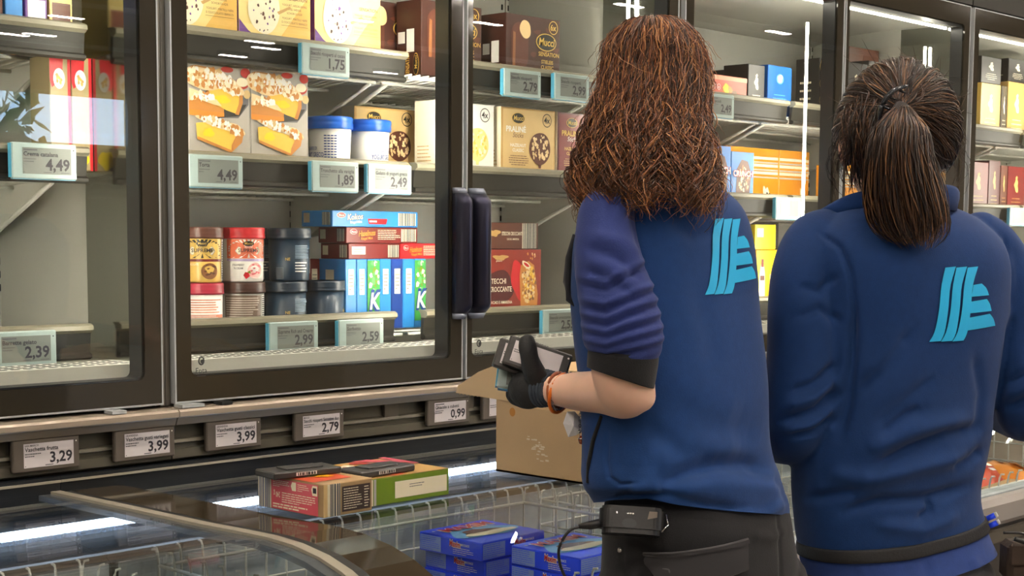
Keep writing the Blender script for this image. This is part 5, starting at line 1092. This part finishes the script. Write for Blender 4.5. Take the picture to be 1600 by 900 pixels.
# glove: palm behind the tags, thumb across their face, four fingers curled round the back
gl = [limb([(-.158, .0, 1.1415, .0215), (-.172, .013, 1.140, .0255), (-.188, .025, 1.138, .0270), (-.193, .031, 1.137, .0215)], 18, 28, flat=1.0), ellipsoid((-.184, .012, 1.131), (.020, .018, .019)), ellipsoid((-.172, .004, 1.150), (.016, .015, .017)),
      limb([(-.168, .0, 1.147, .0155), (-.1765, -.006, 1.162, .0150), (-.1835, -.009, 1.180, .0128), (-.1865, -.006, 1.196, .0125), (-.1880, -.003, 1.2050, .0105)], 24, 22)]
for i, (z0, l) in enumerate(((1.153, .9), (1.142, 1.0), (1.131, .95), (1.121, .8))):
    gl.append(limb([(-.186, .026, z0, .0105), (-.199, .044, z0+.001, .0100), (-.207, .072*l+.006, z0+.006, .0092), (-.196, .096*l, z0+.016, .0086), (-.182, .100*l, z0+.022, .0076)], 26, 16))
v, q = fuse(gl, .0022, 3); v = wrinkle(v, q, .0016, 190, 8); mesh('glove', v, q, m_glove, p1)
g = G()
for i in range(9):
    t = i/8; c = Vector((-.1530, -.004, 1.1412)).lerp(Vector((-.1685, .009, 1.1412)), t); r = .0212+.0032*t+(.0012 if i % 2 else 0); a = Vector((0, 0, 1)); d = Vector((-.765, .64, 0)); b = d.cross(a)
    g.tube([c+a*(r*math.cos(s))+b*(r*math.sin(s)) for s in [2*math.pi*k/26 for k in range(27)]], .0016, m_knit, 6)
g.build('glove_knit', p1)
# bracelets
d = Vector((-.80, .58, -.03)).normalized(); a = Vector((0, 0, 1)); b = d.cross(a).normalized(); m_orb = mat('orange_band', 'e07018', .4); m_rust = mat('rust_band', '9c5024', .5)
def loop(c, r, th, m, n=30, tl=0.0): 
    g = G(); c = Vector(c); g.tube([c+a*(r*math.cos(s))+b*(r*math.sin(s))+d*(tl*math.cos(s)) for s in [2*math.pi*k/n for k in range(n+1)]], th, m, 6); return g
loop((-.1465, -.014, 1.1404), .0225, .0030, m_rust).build('bracelet', p1)
loop((-.1425, -.020, 1.1372), .0255, .0026, m_orb, tl=-.006).build('bracelet', p1)
g = G(); c = Vector((-.139, -.022, 1.1395))
for k in range(36):
    s = 2*math.pi*k/36; r = .0242; p = c+a*(r*math.cos(s))+b*(r*math.sin(s))+d*(-.008*math.cos(s)); t = (-a*math.sin(s)+b*math.cos(s)); n_ = (p-c).normalized() if k % 2 else d
    g.tube([p+t*(.0030*math.cos(e))+n_*(.0017*math.sin(e)) for e in [2*math.pi*j/8 for j in range(9)]], .0008, m_met, 4)
g.build('chain_bracelet', p1)
g = G(); R = random.Random(3); 
top = Vector((-.131, -.046, 1.116)); pts = [top+Vector((-.004, 0, .0)), top+Vector((.006, .002, .0)), top+Vector((.016, .004, -.012)), top+Vector((.017, .0, -.026)), top+Vector((.008, -.002, -.031)), top+Vector((-.002, .002, -.034)), top+Vector((-.009, .004, -.016))]; cen = top+Vector((.004, -.010, -.018)); cb = top+Vector((.004, .010, -.016))
for k in range(len(pts)): g.add([cen, pts[k], pts[(k+1) % len(pts)]], [(0, 1, 2)], mat('tissue', 'd9d9dc', .8, bump=.3, bs=90)); g.add([cb, pts[(k+1) % len(pts)], pts[k]], [(0, 1, 2)], mat('tissue', 'd9d9dc', .8))
g.build('tissue_scrap', p1)
g = G(); x, y, z = -.1185, -.055, 1.116
for k in range(9):
    p = Vector((x, y, z-.0035*k)); n_ = Vector((1, 0, 0)) if k % 2 else Vector((0, 1, 0))
    g.tube([p+Vector((0, 0, .0026*math.cos(e)))+n_*(.0015*math.sin(e)) for e in [2*math.pi*j/8 for j in range(9)]], .0005, m_met, 4)
g.build('charm_chain', p1); g = G(); g.lathe([(0, -.0062), (.0045, -.005), (.0062, 0), (.0045, .005), (0, .0062)], mat('amber_charm', '7a3014', .15, coat=.5), 18, (x+.004, y, z-.036)); g.lathe([(.0064, -.0006), (.0064, .0006)], m_met, 18, (x+.004, y, z-.034)); g.build('charm', p1)
# trousers
T1 = [(1.035, -.074, .138), (1.010, -.081, .152), (.990, -.0865, .164), (.970, -.089, .1725), (.9416, -.0872, .1775), (.9066, -.0882, .1828), (.8891, -.0889, .185), (.84, -.085, .186)]
tv, tq = loft(T1, A1, .70, 60, 90, wc=lambda z: -.012)
v, q = fuse([(tv, tq)]+legs(.048, -.012, .86, .088, AX1, 1.12), .0045, 5)
v = folds(v, q, [(-4, 6, [(-60, 955), (-20, 945)]), (-4, 7, [(-80, 900), (-50, 930), (-10, 940)]), (3, 8, [(-40, 905), (40, 900)]), (-2.5, 2.5, [(141, 985), (145, 930), (148, 880)]), (-1.6, 2, [(-66, 955), (-65, 900), (-66, 850)]), (-1.6, 2, [(-92, 956), (-66, 956)]), (-5, 8, [(-20, 870), (20, 905), (60, 900)]), (3, 7, [(100, 965), (130, 955), (160, 960)])])
v = wrinkle(v, q, .003, 50, 12); mesh('trousers', v, q, m_trou, p1); tt = bvh(v, q)
g = G(); B_ = Vector((.25, -.97, 0)).normalized(); Rr = Vector((1, 0, 0)); Z = Vector((0, 0, 1))
def patch_on(pts_a, pts_b, m, off): wrap_on(g, tt, (0, 0, 0), Rr, Z, Vector((0, -1, 0)), [(pts_a, pts_b)], m, off, 10, 10)
patch_on([(-.0385, .943), (-.0385, .936), (-.022, .917), (-.008, .906)], [(.092, .958), (.0925, .948), (.0925, .934), (.093, .925)], mat('flap_twill', '2a292c', .85), .0075); patch_on([(-.041, .9475), (-.040, .944)], [(.0935, .9625), (.0935, .9575)], mat('flap_twill', '2a292c', .85), .0095)
m_st = mat('trouser_seam', '4a484a', .85)
for L_ in ([(-.0385, .943), (.092, .958)], [(-.0385, .936), (-.022, .917), (-.008, .906), (.093, .925)], [(-.036, .933), (-.010, .931), (-.006, .909)], [(-.041, .9475), (.0935, .9625)]):
    P = []
    for i in range(len(L_)-1):
        for j in range(9):
            x, z = L_[i][0]+(L_[i+1][0]-L_[i][0])*j/8, L_[i][1]+(L_[i+1][1]-L_[i][1])*j/8; h, n_, _, _ = tt.ray_cast(Vector((x, -.5, z)), Vector((0, 1, 0)))
            if h and (not P or (P[-1]-(h+Vector((0, -.0075, 0)))).length > .001): P.append(h+Vector((0, -.0075, 0)))
    g.tube(P, .0017, m_st, 6)
g.build('pocket_flap', p1)
g = G(); h, n_, _, _ = tt.ray_cast(Vector((-.0675, -.5, .9455)), Vector((0, 1, 0))); h = h or Vector((-.0675, -.1, .9455)); g.lathe([(0, -.002), (.0035, -.002), (.004, 0), (.003, .0012), (0, .0016)], m_met, 16)
o = g.build('rivet', p1, h); o.rotation_euler = (math.radians(90), 0, 0)
shoe_pair(p1, [(.048+s*.085*AX1[0], -.017+s*.085*AX1[1]) for s in (-1, 1)], FACE1)
# hair
m_h = [mat('hair_auburn', '4f2e1a', .42, spec=.5), mat('hair_copper', '7a4828', .4, spec=.5), mat('hair_dark_auburn', '2e1b10', .45, spec=.4), mat('hair_gold', 'a87242', .38, spec=.5)]
HR = [(1.6265, -.0441, -.0108), (1.62, -.0648, .0125), (1.6078, -.0771, .0269), (1.5873, -.0893, .0381), (1.5668, -.0932, .0435), (1.5421, -.0979, .0448), (1.5174, -.1026, .0411), (1.4844, -.113, .0401), (1.4512, -.121, .0441), (1.4263, -.1266, .0476), (1.4013, -.1294, .0500), (1.3805, -.1202, .048)]
zz = np.array([r[0] for r in HR][::-1]); uc = np.array([(r[1]+r[2])/2 for r in HR][::-1]); ha = np.array([(r[2]-r[1])/2 for r in HR][::-1])
HW = lambda z: -.004-.062*np.clip((1.56-z)/.17, 0, 1)
HB = lambda z, a: np.minimum(a*1.05, .088)
def hp(z, ph, rho):
    z_ = np.clip(z, 1.3805, 1.6265); c = np.interp(z_, zz, uc); a_ = np.interp(z_, zz, ha)
    return np.stack([c+rho*a_*np.cos(ph), HW(z)+rho*HB(z, a_)*np.sin(ph), z], 1)
paths = []; rad = []; pick = []; R = np.random.RandomState(5); face_ph = math.atan2(FACE1[1], FACE1[0])
NC = 210
for ci in range(NC+1):
    free = ci == NC; cph = R.uniform(0, 2*math.pi); cz1 = np.clip(R.normal(1.400, .020), 1.362, 1.46); cwl = R.uniform(.028, .050); cp_ = R.rand()*6.28; cam_ = R.uniform(.5, 1.35); cdr = R.normal(0, .16); cend = R.normal(.0, .06); sgn = R.choice([-1, 1])
    for j in range(900 if free else 19):
        if free: cph = R.uniform(0, 2*math.pi); cz1 = np.clip(R.normal(1.405, .025), 1.365, 1.5); cwl = R.uniform(.022, .05); cp_ = R.rand()*6.28; cam_ = R.uniform(.3, 1.2); cdr = R.normal(0, .2); cend = R.normal(.0, .05); sgn = R.choice([-1, 1])
        ph0 = cph+R.normal(0, .11); dface = abs((ph0-face_ph+math.pi) % (2*math.pi)-math.pi)
        z0 = 1.6255-.02*R.rand()**2 if R.rand() < .55 else R.uniform(1.44, 1.615); z1 = cz1+R.normal(0, .004)
        if dface < .75 and z1 < 1.56: z1 = 1.575
        if z1 > z0-.03: continue
        n = max(10, int((z0-z1+.05)/.0055)); t = np.linspace(0, 1, n); z = z0+(z1-z0)*t; low = np.clip((1.56-z)/.17, 0, 1)
        ph = ph0+(cph-ph0)*.75*low+cdr*low+.06*np.sin(t*5+cp_)*t; rho = R.uniform(.86, .99)+low*(cend+R.normal(0, .02))
        P = hp(z, ph, np.clip(rho, .7, 1.10)); am = (.0010+.0098*low**1.2)*cam_; s = (z0-z)/cwl*2*math.pi+cp_+R.normal(0, .25)+1.2*np.sin(t*7+cp_*3)
        rad_v = np.stack([np.cos(ph), np.sin(ph), 0*ph], 1); tan_v = np.stack([-np.sin(ph), np.cos(ph), 0*ph], 1)
        P = P+tan_v*(am*np.cos(s)*sgn)[:, None]+rad_v*(am*.8*np.sin(s))[:, None]; P[:, 2] += am*.5*np.sin(s+1)
        P += np.cumsum(R.normal(0, .0007, P.shape), 0)
        paths.append(P); rad.append(R.uniform(.00042, .00092)); pick.append(R.choice(4, p=[.42, .27, .19, .12]))
# frizz
for i in range(700):
    ph0 = R.uniform(0, 2*math.pi); z0 = R.uniform(1.40, 1.62); n = 16; t = np.linspace(0, 1, n); z = z0-.045*t
    P = hp(z, ph0+t*R.normal(0, .4), 1.0+t*R.uniform(.02, .16)); P += np.cumsum(R.normal(0, .0011, P.shape), 0); paths.append(P); rad.append(.00034); pick.append(R.choice([0, 1, 3]))
hv = strands('hair', paths, rad, m_h, pick, p1)
hv['kind'] = 'stuff'
bv, bq = loft([(a, (b+c)/2-(c-b)/2*.84, (b+c)/2+(c-b)/2*.84) for a, b, c in HR[1:-1]], 0, .95, 70, 70, wc=lambda z: float(HW(z)))
bv = wrinkle(bv, bq, .010, 120, 4); mesh('hair_underlayer', bv, bq, m_h[2], p1)
# handheld terminal clipped at the waist, with its cable
td = empty('handheld_terminal', (0, 0, 0)); tag(td, 'black handheld terminal with coiled out cable clipped at the vest hem', 'device')
M1 = Matrix.Translation((-.0254, -1.2, 0)) @ Matrix.Rotation(HEADING, 4, 'Z')
oc = M1 @ Vector((-.058, -.158, .994)); td.location = oc; td.rotation_euler = (0, 0, HEADING)
g = G(); f = F((0, 0, 0), (1, 0, 0), (0, 1, 0)); body = rounded(-.040, -.016, .040, .020, .015, 6)
R2 = Matrix.Rotation(.06, 3, 'Y') @ Matrix.Rotation(-.30, 3, 'X'); g2 = G(); g2.prism(body, f, -.012, .012, m_plast, False); g2.prism([(a*.93, b_*.9+.0002) for a, b_ in body], f, .012, .0155, m_plast); g2.prism([(a*.90, b_*.86) for a, b_ in body], f, -.0185, -.012, m_plast); g2.v = [tuple(R2 @ Vector(p)) for p in g2.v]; g2.build('terminal_case', td)
g = G(); f = F(R2 @ Vector((0, -.0162, 0)), R2 @ Vector((1, 0, 0)), R2 @ Vector((0, 0, 1)))
for x in (-.020, -.006, -.003, .0): g.ell(f, x, .006, .0011, .0013, m_met, 1, 10)
g.ell(f, -.004, -.006, .009, .006, mat('grey_button', '25262a', .3), 1); g.poly(f, [(.018, .0), (.030, .003), (.030, .010), (.020, .010)], mat('worn_plastic', '6a5f55', .4), 1); g.build('terminal_keys', td)
g = G(); g.tube([(.036, -.014, -.012), (.044, -.012, -.004), (.042, -.006, .008)], .0012, m_met, 6); g.build('terminal_clip', td)
g = G(); g.tube([(-.040, -.008, -.003), (-.052, -.010, -.005), (-.066, -.012, -.006)], [.006, .0055, .003], m_plast, 8); g.tube(cat_rom([(-.062, -.012, -.006), (-.078, -.014, -.012), (-.090, -.015, -.035), (-.084, -.012, -.065), (-.062, -.006, -.094), (-.035, .0, -.108), (-.015, .005, -.125)], 40), .0019, m_cord, 7); g.build('terminal_cable', td)
# tags held in the gloved hand
def held(c, xv, upv, label, style, w=.118, h=.058):
    r = price_tag(0, 0, 0, w, h, '', '', label, style, group='price tags held in the gloved hand', title_lines=True); L_ = M1.to_3x3(); x = (L_ @ Vector(xv)).normalized(); z = L_ @ Vector(upv); z = (z-x*z.dot(x)).normalized(); y = -(x.cross(z))
    m = Matrix((x, y, z)).transposed().to_4x4(); m.translation = M1 @ Vector(c); m = m @ Matrix.Translation((0, 0, -h/2)); r.matrix_world = m; return r
held((-.1728, .013, 1.1800), (.082, .0, -.027), (.010, .012, .033), 'dark price tag with pale screen held under the glove thumb', 'dark', .088, .041)
held((-.1863, .027, 1.1755), (.082, .004, -.027), (.010, .012, .033), 'dark price tag behind the other one in the gloved hand', 'dark', .088, .041)
held((-.1865, .042, 1.1510), (.086, .006, -.012), (.008, .012, .034), 'pale blue price tag lowest in the gloved hand', 'shelf', .080, .036)
# ------------------------------------------------------------------ the ponytailed worker
A2 = math.radians(24); AX2 = (math.cos(A2), math.sin(A2)); FACE2 = (-math.sin(A2), math.cos(A2))
p2 = empty('person', (.3995, -1.3, 0), HEADING); tag(p2, 'person with dark brown ponytail in a navy jacket with a black waist belt', 'person', 'shop workers at the freezers')
V2 = [(1.3950, -.058, .060), (1.3875, -.080, .080), (1.3785, -.103, .102), (1.3655, -.126, .124), (1.3475, -.143, .146), (1.3224, -.152, .1655), (1.2895, -.154, .173), (1.2234, -.148, .171), (1.1474, -.149, .161), (1.0708, -.154, .151), (1.0131, -.158, .1424), (.9744, -.1576, .1362), (.9356, -.1528, .1386), (.9064, -.1482, .1425), (.8900, -.144, .1450), (.8830, -.140, .1430)]
sl = limb([(-.110, .0, 1.352, .036), (-.1340, -.030, 1.336, .043), (-.1500, -.050, 1.3035, .0455), (-.1555, -.062, 1.2533, .0475), (-.1550, -.068, 1.1708, .0508), (-.1590, -.07, 1.0967, .0515), (-.1632, -.055, 1.0620, .0455), (-.1690, .0, 1.0456, .038), (-.1790, .08, 1.0380, .034), (-.1866, .15, 1.0341, .030)], 70, 60)
sr = limb([(.120, .03, 1.350, .036), (.145, .040, 1.330, .042), (.168, .042, 1.2895, .045), (.1850, .038, 1.2223, .0455), (.1980, .034, 1.1453, .0470), (.2070, .046, 1.0889, .0455), (.2221, .10, 1.0683, .038), (.2199, .20, 1.061, .031)], 60, 60)
tv, tq = loft(V2, A2, .64, 160, 150)
tv[:, 2] += np.clip((.95-tv[:, 2])/.06, 0, 1)*(tv[:, 0]*.11+.014)
v, q = fuse([(tv, tq), sl, sr], .0037, 5)
FO = [(-9, 11, [(-60, 1018), (-6, 1045), (52, 1065), (111, 1068)]), (7, 16, [(-70, 1045), (-5, 1072), (90, 1085)]), (8, 16, [(-80, 1000), (0, 1018), (90, 1030)]), (-7, 10, [(64, 1014), (97, 1024), (120, 1036)]), (-5, 8, [(-142, 968), (-110, 978), (-78, 985)]), (-8, 9, [(-96, 955), (-48, 971), (23, 971), (97, 985)]), (-6, 6, [(13, 944), (31, 953), (33, 968)]), (5, 12, [(-60, 940), (20, 925), (80, 945)]), (4, 14, [(-120, 1010), (-60, 1000)]),
      (-7, 9, [(-52, 1062), (-10, 1095), (11, 1104)]), (-5, 10, [(-9, 1219), (-43, 1167), (-90, 1119)]), (-4, 12, [(30, 1150), (-20, 1110), (-60, 1080)]), (3, 14, [(-20, 1200), (-60, 1150)]), (-4, 10, [(90, 1180), (110, 1120), (105, 1060)]),
      (-4, 3.6, [(-138, 1352), (-112, 1330), (-99, 1290), (-92, 1240), (-92, 1200)]), (-7, 8, [(-93, 1240), (-93, 1180), (-98, 1110), (-108, 1060)]), (-4, 3.6, [(150, 1345), (160, 1300), (163, 1240)]), (-6, 9, [(163, 1230), (155, 1150), (150, 1070)]),
      (-6, 7, [(-110, 1166), (-147, 1138), (-180, 1128)]), (-7, 7, [(-104, 1128), (-142, 1100), (-190, 1086)]), (-5, 7, [(-110, 1090), (-137, 1071), (-180, 1062)]), (4, 8, [(-112, 1145), (-147, 1118), (-185, 1106)]), (-4, 7, [(-110, 1225), (-140, 1245), (-175, 1230)]), (-4, 7, [(-115, 1290), (-140, 1270), (-170, 1275)]), (4, 9, [(-108, 1110), (-150, 1078), (-185, 1070)]),
      (-5, 7, [(165, 1090), (190, 1110), (230, 1115)]), (-5, 7, [(165, 1130), (195, 1150), (235, 1150)]), (4, 8, [(165, 1110), (195, 1130), (235, 1133)])]
v = wrinkle(folds(v, q, [(a*1.4, b*.9, c) for a, b, c in FO]), q, .0035, 28, 9); mesh('jacket', v, q, m_jack, p2); tr = bvh(v, q)
g = G(); wrap_on(g, tr, (.0150, 0, 1.1985), (.845, 0, 0), (.012, 0, .985), (0, -1, 0), LOGO, m_logo, .0018); g.build('jacket_emblem', p2)
# collar, open and spread towards the left shoulder
CP = cat_rom([(.072, .030, 1.392, .020), (.062, -.030, 1.402, .026), (.030, -.066, 1.404, .030), (-.010, -.070, 1.404, .030), (-.046, -.055, 1.398, .028), (-.080, -.028, 1.390, .030), (-.114, .004, 1.372, .026), (-.148, .026, 1.354, .018)], 50)
V = []; Q = []
for i, (x, y, z, h) in enumerate(CP):
    t = CP[min(i+1, 49)]-CP[max(i-1, 0)]; o_ = Vector((t[1], -t[0], 0)).normalized(); o_ = -o_ if o_.dot(Vector((x, y, 0))) < 0 else o_
    for a, b in ((-.002, -h*.7), (.004, -h*.7), (.0075, -.0), (.0075, h*.35), (.0045, h*.55), (.0, h*.55), (-.003, h*.35)): V.append(Vector((x, y, z))+o_*(a+.004)+Vector((0, 0, b)))
for i in range(49):
    for k in range(7): Q.append((i*7+k, i*7+(k+1) % 7, (i+1)*7+(k+1) % 7, (i+1)*7+k))
Q += [tuple(range(7))[::-1], tuple(49*7+k for k in range(7))]
mesh('collar', V, Q, m_jack, p2)
# shirt tail below the belt, belt, trousers
S2 = [(.886, -.138, .138), (.876, -.142, .1470), (.862, -.138, .153), (.848, -.134, .160), (.842, -.132, .163)]
sv, sq_ = loft(S2, A2, .66, 40, 150); sv[:, 2] += .013+sv[:, 0]*.11*np.clip((.905-sv[:, 2])/.03, 0, 1)-.010*np.clip(1-np.abs(sv[:, 0]/.15), 0, 1)
sv = folds(wrinkle(sv, sq_, .003, 40, 4), sq_, [(-4, 7, [(20, 890), (30, 860), (34, 835)]), (-4, 7, [(-80, 880), (-78, 840)]), (4, 8, [(100, 880), (120, 850)])]); mesh('shirt_tail', sv, sq_, m_polo, p2)
bv, bq = loft([(.8955, -.1455, .1445), (.893, -.1475, .1475), (.880, -.1475, .1500), (.8765, -.1455, .1485)], A2, .665, 16, 150)
bv[:, 2] += .015+bv[:, 0]*.11-.006*np.clip(1-np.abs(bv[:, 0]/.15), 0, 1); mesh('waist_belt', bv, bq, m_belt, p2)
tv, tq = loft([(.93, -.125, .125), (.88, -.130, .135), (.84, -.132, .150), (.80, -.132, .152)], A2, .68, 40, 80)
v, q = fuse([(tv, tq)]+legs(.012, .0, .82, .075, AX2, 1.0), .005, 5); mesh('trousers', wrinkle(v, q, .003, 45, 3), q, m_trou2, p2)
shoe_pair(p2, [(.012+s*.075*AX2[0], -.005+s*.075*AX2[1]) for s in (-1, 1)], FACE2)
# body
arm = limb([(-.12, -.01, 1.34, .03), (-.150, -.055, 1.29, .036), (-.155, -.068, 1.17, .037), (-.160, -.068, 1.09, .036), (-.166, -.02, 1.052, .03), (-.180, .09, 1.036, .024), (-.190, .19, 1.035, .02)], 40, 24)
arm2 = limb([(.12, .03, 1.34, .03), (.168, .042, 1.27, .032), (.196, .037, 1.15, .033), (.207, .05, 1.088, .032), (.222, .12, 1.066, .026), (.219, .24, 1.061, .02)], 40, 24)
neck = limb([(.0, .005, 1.33, .052), (-.004, .005, 1.40, .048), (-.010, .010, 1.455, .047)], 12, 24)
tv, tq = loft([(a, b+.018, c-.018) for a, b, c in V2[:-2]], A2, .58, 60, 60)
H2 = (-.013, .008, 1.498)
P = [arm, arm2, neck, (tv, tq)]+head_pieces(H2, (-.10, .995), .98, -.05)+legs(.012, .0, .86, .07, AX2, .84)
P += hand((-.190, .19, 1.035), (-.3, .95, .05), (0, 0, -1), 1.0, .7)+hand((.219, .24, 1.061), (-.35, .93, .05), (0, 0, -1), 1.0, .7)
V, Q = fuse(P, .0048, 5); mesh('body', V, Q, m_skin, p2)
# hair swept back into a clip, then a loose tail
m_d = [mat('hair_dark_brown', '2a1b13', .36, spec=.5), mat('hair_brown', '4a3222', .36, spec=.5), mat('hair_black_brown', '1a110d', .38, spec=.5), mat('hair_light_brown', '7a5638', .36, spec=.5)]
R = np.random.RandomState(8); hc = np.array(H2)+np.array([.001, -.004, .0]); hr = np.array([.0835, .098, .0965]); tie = np.array([-.032, -.098, 1.525]); dt = (tie-hc)/hr; dt /= np.linalg.norm(dt)
PT = cat_rom([(-.0315, -.106, 1.527), (-.0400, -.130, 1.500), (-.0415, -.138, 1.455), (-.0325, -.134, 1.400), (-.0200, -.130, 1.355), (-.0085, -.126, 1.322)], 40)
PW = cat_rom([(.020, .016), (.033, .022), (.044, .026), (.055, .028), (.050, .024), (.016, .012)], 40)
paths = []; rad = []; pick = []
while len(paths) < 2400:
    d0 = R.normal(size=3); d0 /= np.linalg.norm(d0)
    if d0[1] > .55 and d0[2] < .62: continue
    if d0[2] < -.56: continue
    if d0[1] > .22 and d0[2] < -.16: continue
    ang = math.acos(max(-1, min(1, float(d0 @ dt))))
    if ang < .12: continue
    n1 = max(8, int(ang/.09)); t = np.linspace(0, 1, n1); side = np.cross(d0, dt); side /= max(np.linalg.norm(side), 1e-6)
    S = (np.sin((1-t)*ang)[:, None]*d0+np.sin(t*ang)[:, None]*dt)/math.sin(ang)
    S += side*(.10*np.sin(t*math.pi)*R.normal(0, .8))[:, None]
    S[:, 2] -= .10*np.sin(t*math.pi)*max(0, -d0[2]+.25)*0
    k = 1.005+R.uniform(-.01, .075)+.05*np.sin(t*math.pi)*R.rand()
    P = hc+S*hr*np.atleast_1d(k)[:, None]
    a, b = R.normal(size=2)*.5; nr = math.hypot(a, b)
    if nr > 1: a, b = a/nr, b/nr
    L_ = R.beta(4, 1.5); n2 = max(6, int(38*L_)); i2 = np.arange(2, 2+n2-2)
    tail = PT[i2]+np.stack([PW[i2, 0]*a, PW[i2, 1]*b, 0*i2], 1)*(.35+.65*np.minimum(1, i2/9.0))[:, None]
    wv = R.uniform(.002, .007)*np.sin(i2/39*R.uniform(5, 11)+R.rand()*6); tail[:, 0] += wv*np.minimum(1, i2/12.0); tail[:, 1] += .6*wv
    P = np.concatenate([P[:-1], .5*(P[-1:]+tail[:1]), tail]); P += np.cumsum(R.normal(0, .0003, P.shape), 0)
    paths.append(P); rad.append(R.uniform(.0006, .0012)); pick.append(R.choice(4, p=[.40, .30, .17, .13]))
for i in range(34):   # loose strands at the temples
    s = -1 if i % 3 else 1; x = -.088 if s < 0 else .066; z = 1.50+R.normal(0, .012); n = 26; t = np.linspace(0, 1, n)
    bow = R.uniform(.010, .030); P = np.stack([x+s*(-.004+bow*np.sin(t*R.uniform(2.0, 3.6)))+0*t, .0+.02*R.rand()-.015*t, z-(R.uniform(.05, .10))*t], 1); P += np.cumsum(R.normal(0, .0007, P.shape), 0); paths.append(P); rad.append(.0005); pick.append(R.choice([0, 2]))
for i in range(320):
    d0 = R.normal(size=3); d0 /= np.linalg.norm(d0)
    if d0[2] < -.1 or d0[1] > .4: continue
    n = 14; t = np.linspace(0, 1, n); q0 = R.normal(size=3)*.25; P = hc+(d0+q0*t[:, None])*hr*(1.03+.10*t*R.rand())[:, None]; paths.append(P); rad.append(.00035); pick.append(R.choice([0, 1]))
for i in range(230):   # loose locks falling over the left ear and nape
    d0 = np.array([R.uniform(-.95, -.35), R.uniform(-.75, .15), R.uniform(.15, .75)]); d0 /= np.linalg.norm(d0); n = 30; t = np.linspace(0, 1, n); e0 = np.array([R.normal(-.62, .16), R.normal(-.50, .15), R.uniform(-.95, -.45)])
    P = hc+(d0+(e0-d0)*t[:, None]+np.outer(np.sin(t*math.pi), [-.18, -.42, .05])*R.uniform(.6, 1.1))*hr*1.02+np.cumsum(R.normal(0, .0005, (n, 3)), 0); P[:, 0] += .004*np.sin(t*7+R.rand()*6); paths.append(P); rad.append(R.uniform(.0005, .0010)); pick.append(R.choice(4, p=[.4, .32, .16, .12]))
strands('hair', paths, rad, m_d, pick, p2)['kind'] = 'stuff'
cv, cq = ellipsoid(hc, hr*.985, 48, 36); keep = [f for f in cq if not (np.mean([cv[i][1] for i in f]) > hc[1]+.045 and np.mean([cv[i][2] for i in f]) < hc[2]+.05) and np.mean([cv[i][2] for i in f]) > hc[2]-.062 and not (np.mean([cv[i][1] for i in f]) > hc[1]-.02 and np.mean([cv[i][2] for i in f]) < hc[2]-.01)]
mesh('hair_underlayer', cv, keep, m_d[2], p2)
mesh('ponytail_core', *limb([(*PT[i], PW[i, 0]*.55) for i in (1, 6, 12, 18, 24, 29)], 30, 24, flat=.5), m_d[2], p2)
g = G(); cc = cat_rom([(-.030, -.116, 1.553, .0050), (-.050, -.122, 1.545, .0075), (-.063, -.120, 1.527, .0078), (-.066, -.116, 1.507, .0060), (-.060, -.114, 1.492, .004)], 24); m_clip = mat('claw_clip', '10151d', .2, coat=.6)
g.tube([c[:3] for c in cc], [c[3] for c in cc], m_clip, 10, flat=.5)
for i in range(5): c = cc[4+i*4]; g.tube([c[:3], (c[0]+.010, c[1]+.003, c[2]-.004), (c[0]+.020, c[1]+.012, c[2]-.004)], [.0020, .0017, .0010], m_clip, 6)
g.build('hair_clip', p2)
# things worn at the right hip
m_pouch = mat('brown_pouch', '3a2c22', .75, bump=.4, bs=90)
g = G(); g.box(.166, .215, -.03, .02, .835, .895, m_pouch, .008); g.box(.166, .215, -.036, -.029, .862, .895, m_pouch, .003); g.build('hip_pouch', p2)
g = G(); g.tube(cat_rom([(.150, -.05, .915), (.175, -.055, .915), (.205, -.05, .905), (.235, -.045, .888), (.255, -.04, .870)], 24), .0022, m_cord, 7); g.tube(cat_rom([(.168, -.045, .905), (.19, -.05, .898), (.196, -.05, .892)], 10), .0035, m_plast, 8); g.build('cable', p2)
g = G(); c = Vector((.205, -.055, .872)); g.tube([c+Vector((.008*math.cos(s), 0, .015*math.sin(s))) for s in [2*math.pi*k/24 for k in range(25)]], .0018, m_met, 7); g.tube([(.205, -.055, .856), (.20, -.056, .846), (.198, -.055, .836)], .0035, mat('brass', 'a08a4a', .3, .9), 8); g.build('carabiner', p2)
g = G(); g.tube([(.238, -.05, .874), (.228, -.052, .858), (.224, -.052, .842)], .006, mat('red_grip', 'c0391f', .5), 10); g.build('red_key_grip', p2)
for i, (x, z) in enumerate(((.138, .936), (.142, .925))):
    g = G(); g.tube([(x-.006, -.03, z-.004), (x+.004, -.034, z+.002)], .0042, (k_roy), 10); g.tube([(x+.004, -.034, z+.002), (x+.007, -.035, z+.004)], .0038, k_white, 10); g.build('pen', p2)
bpy.data.objects.remove(_fo); bpy.data.curves.remove(_fc)
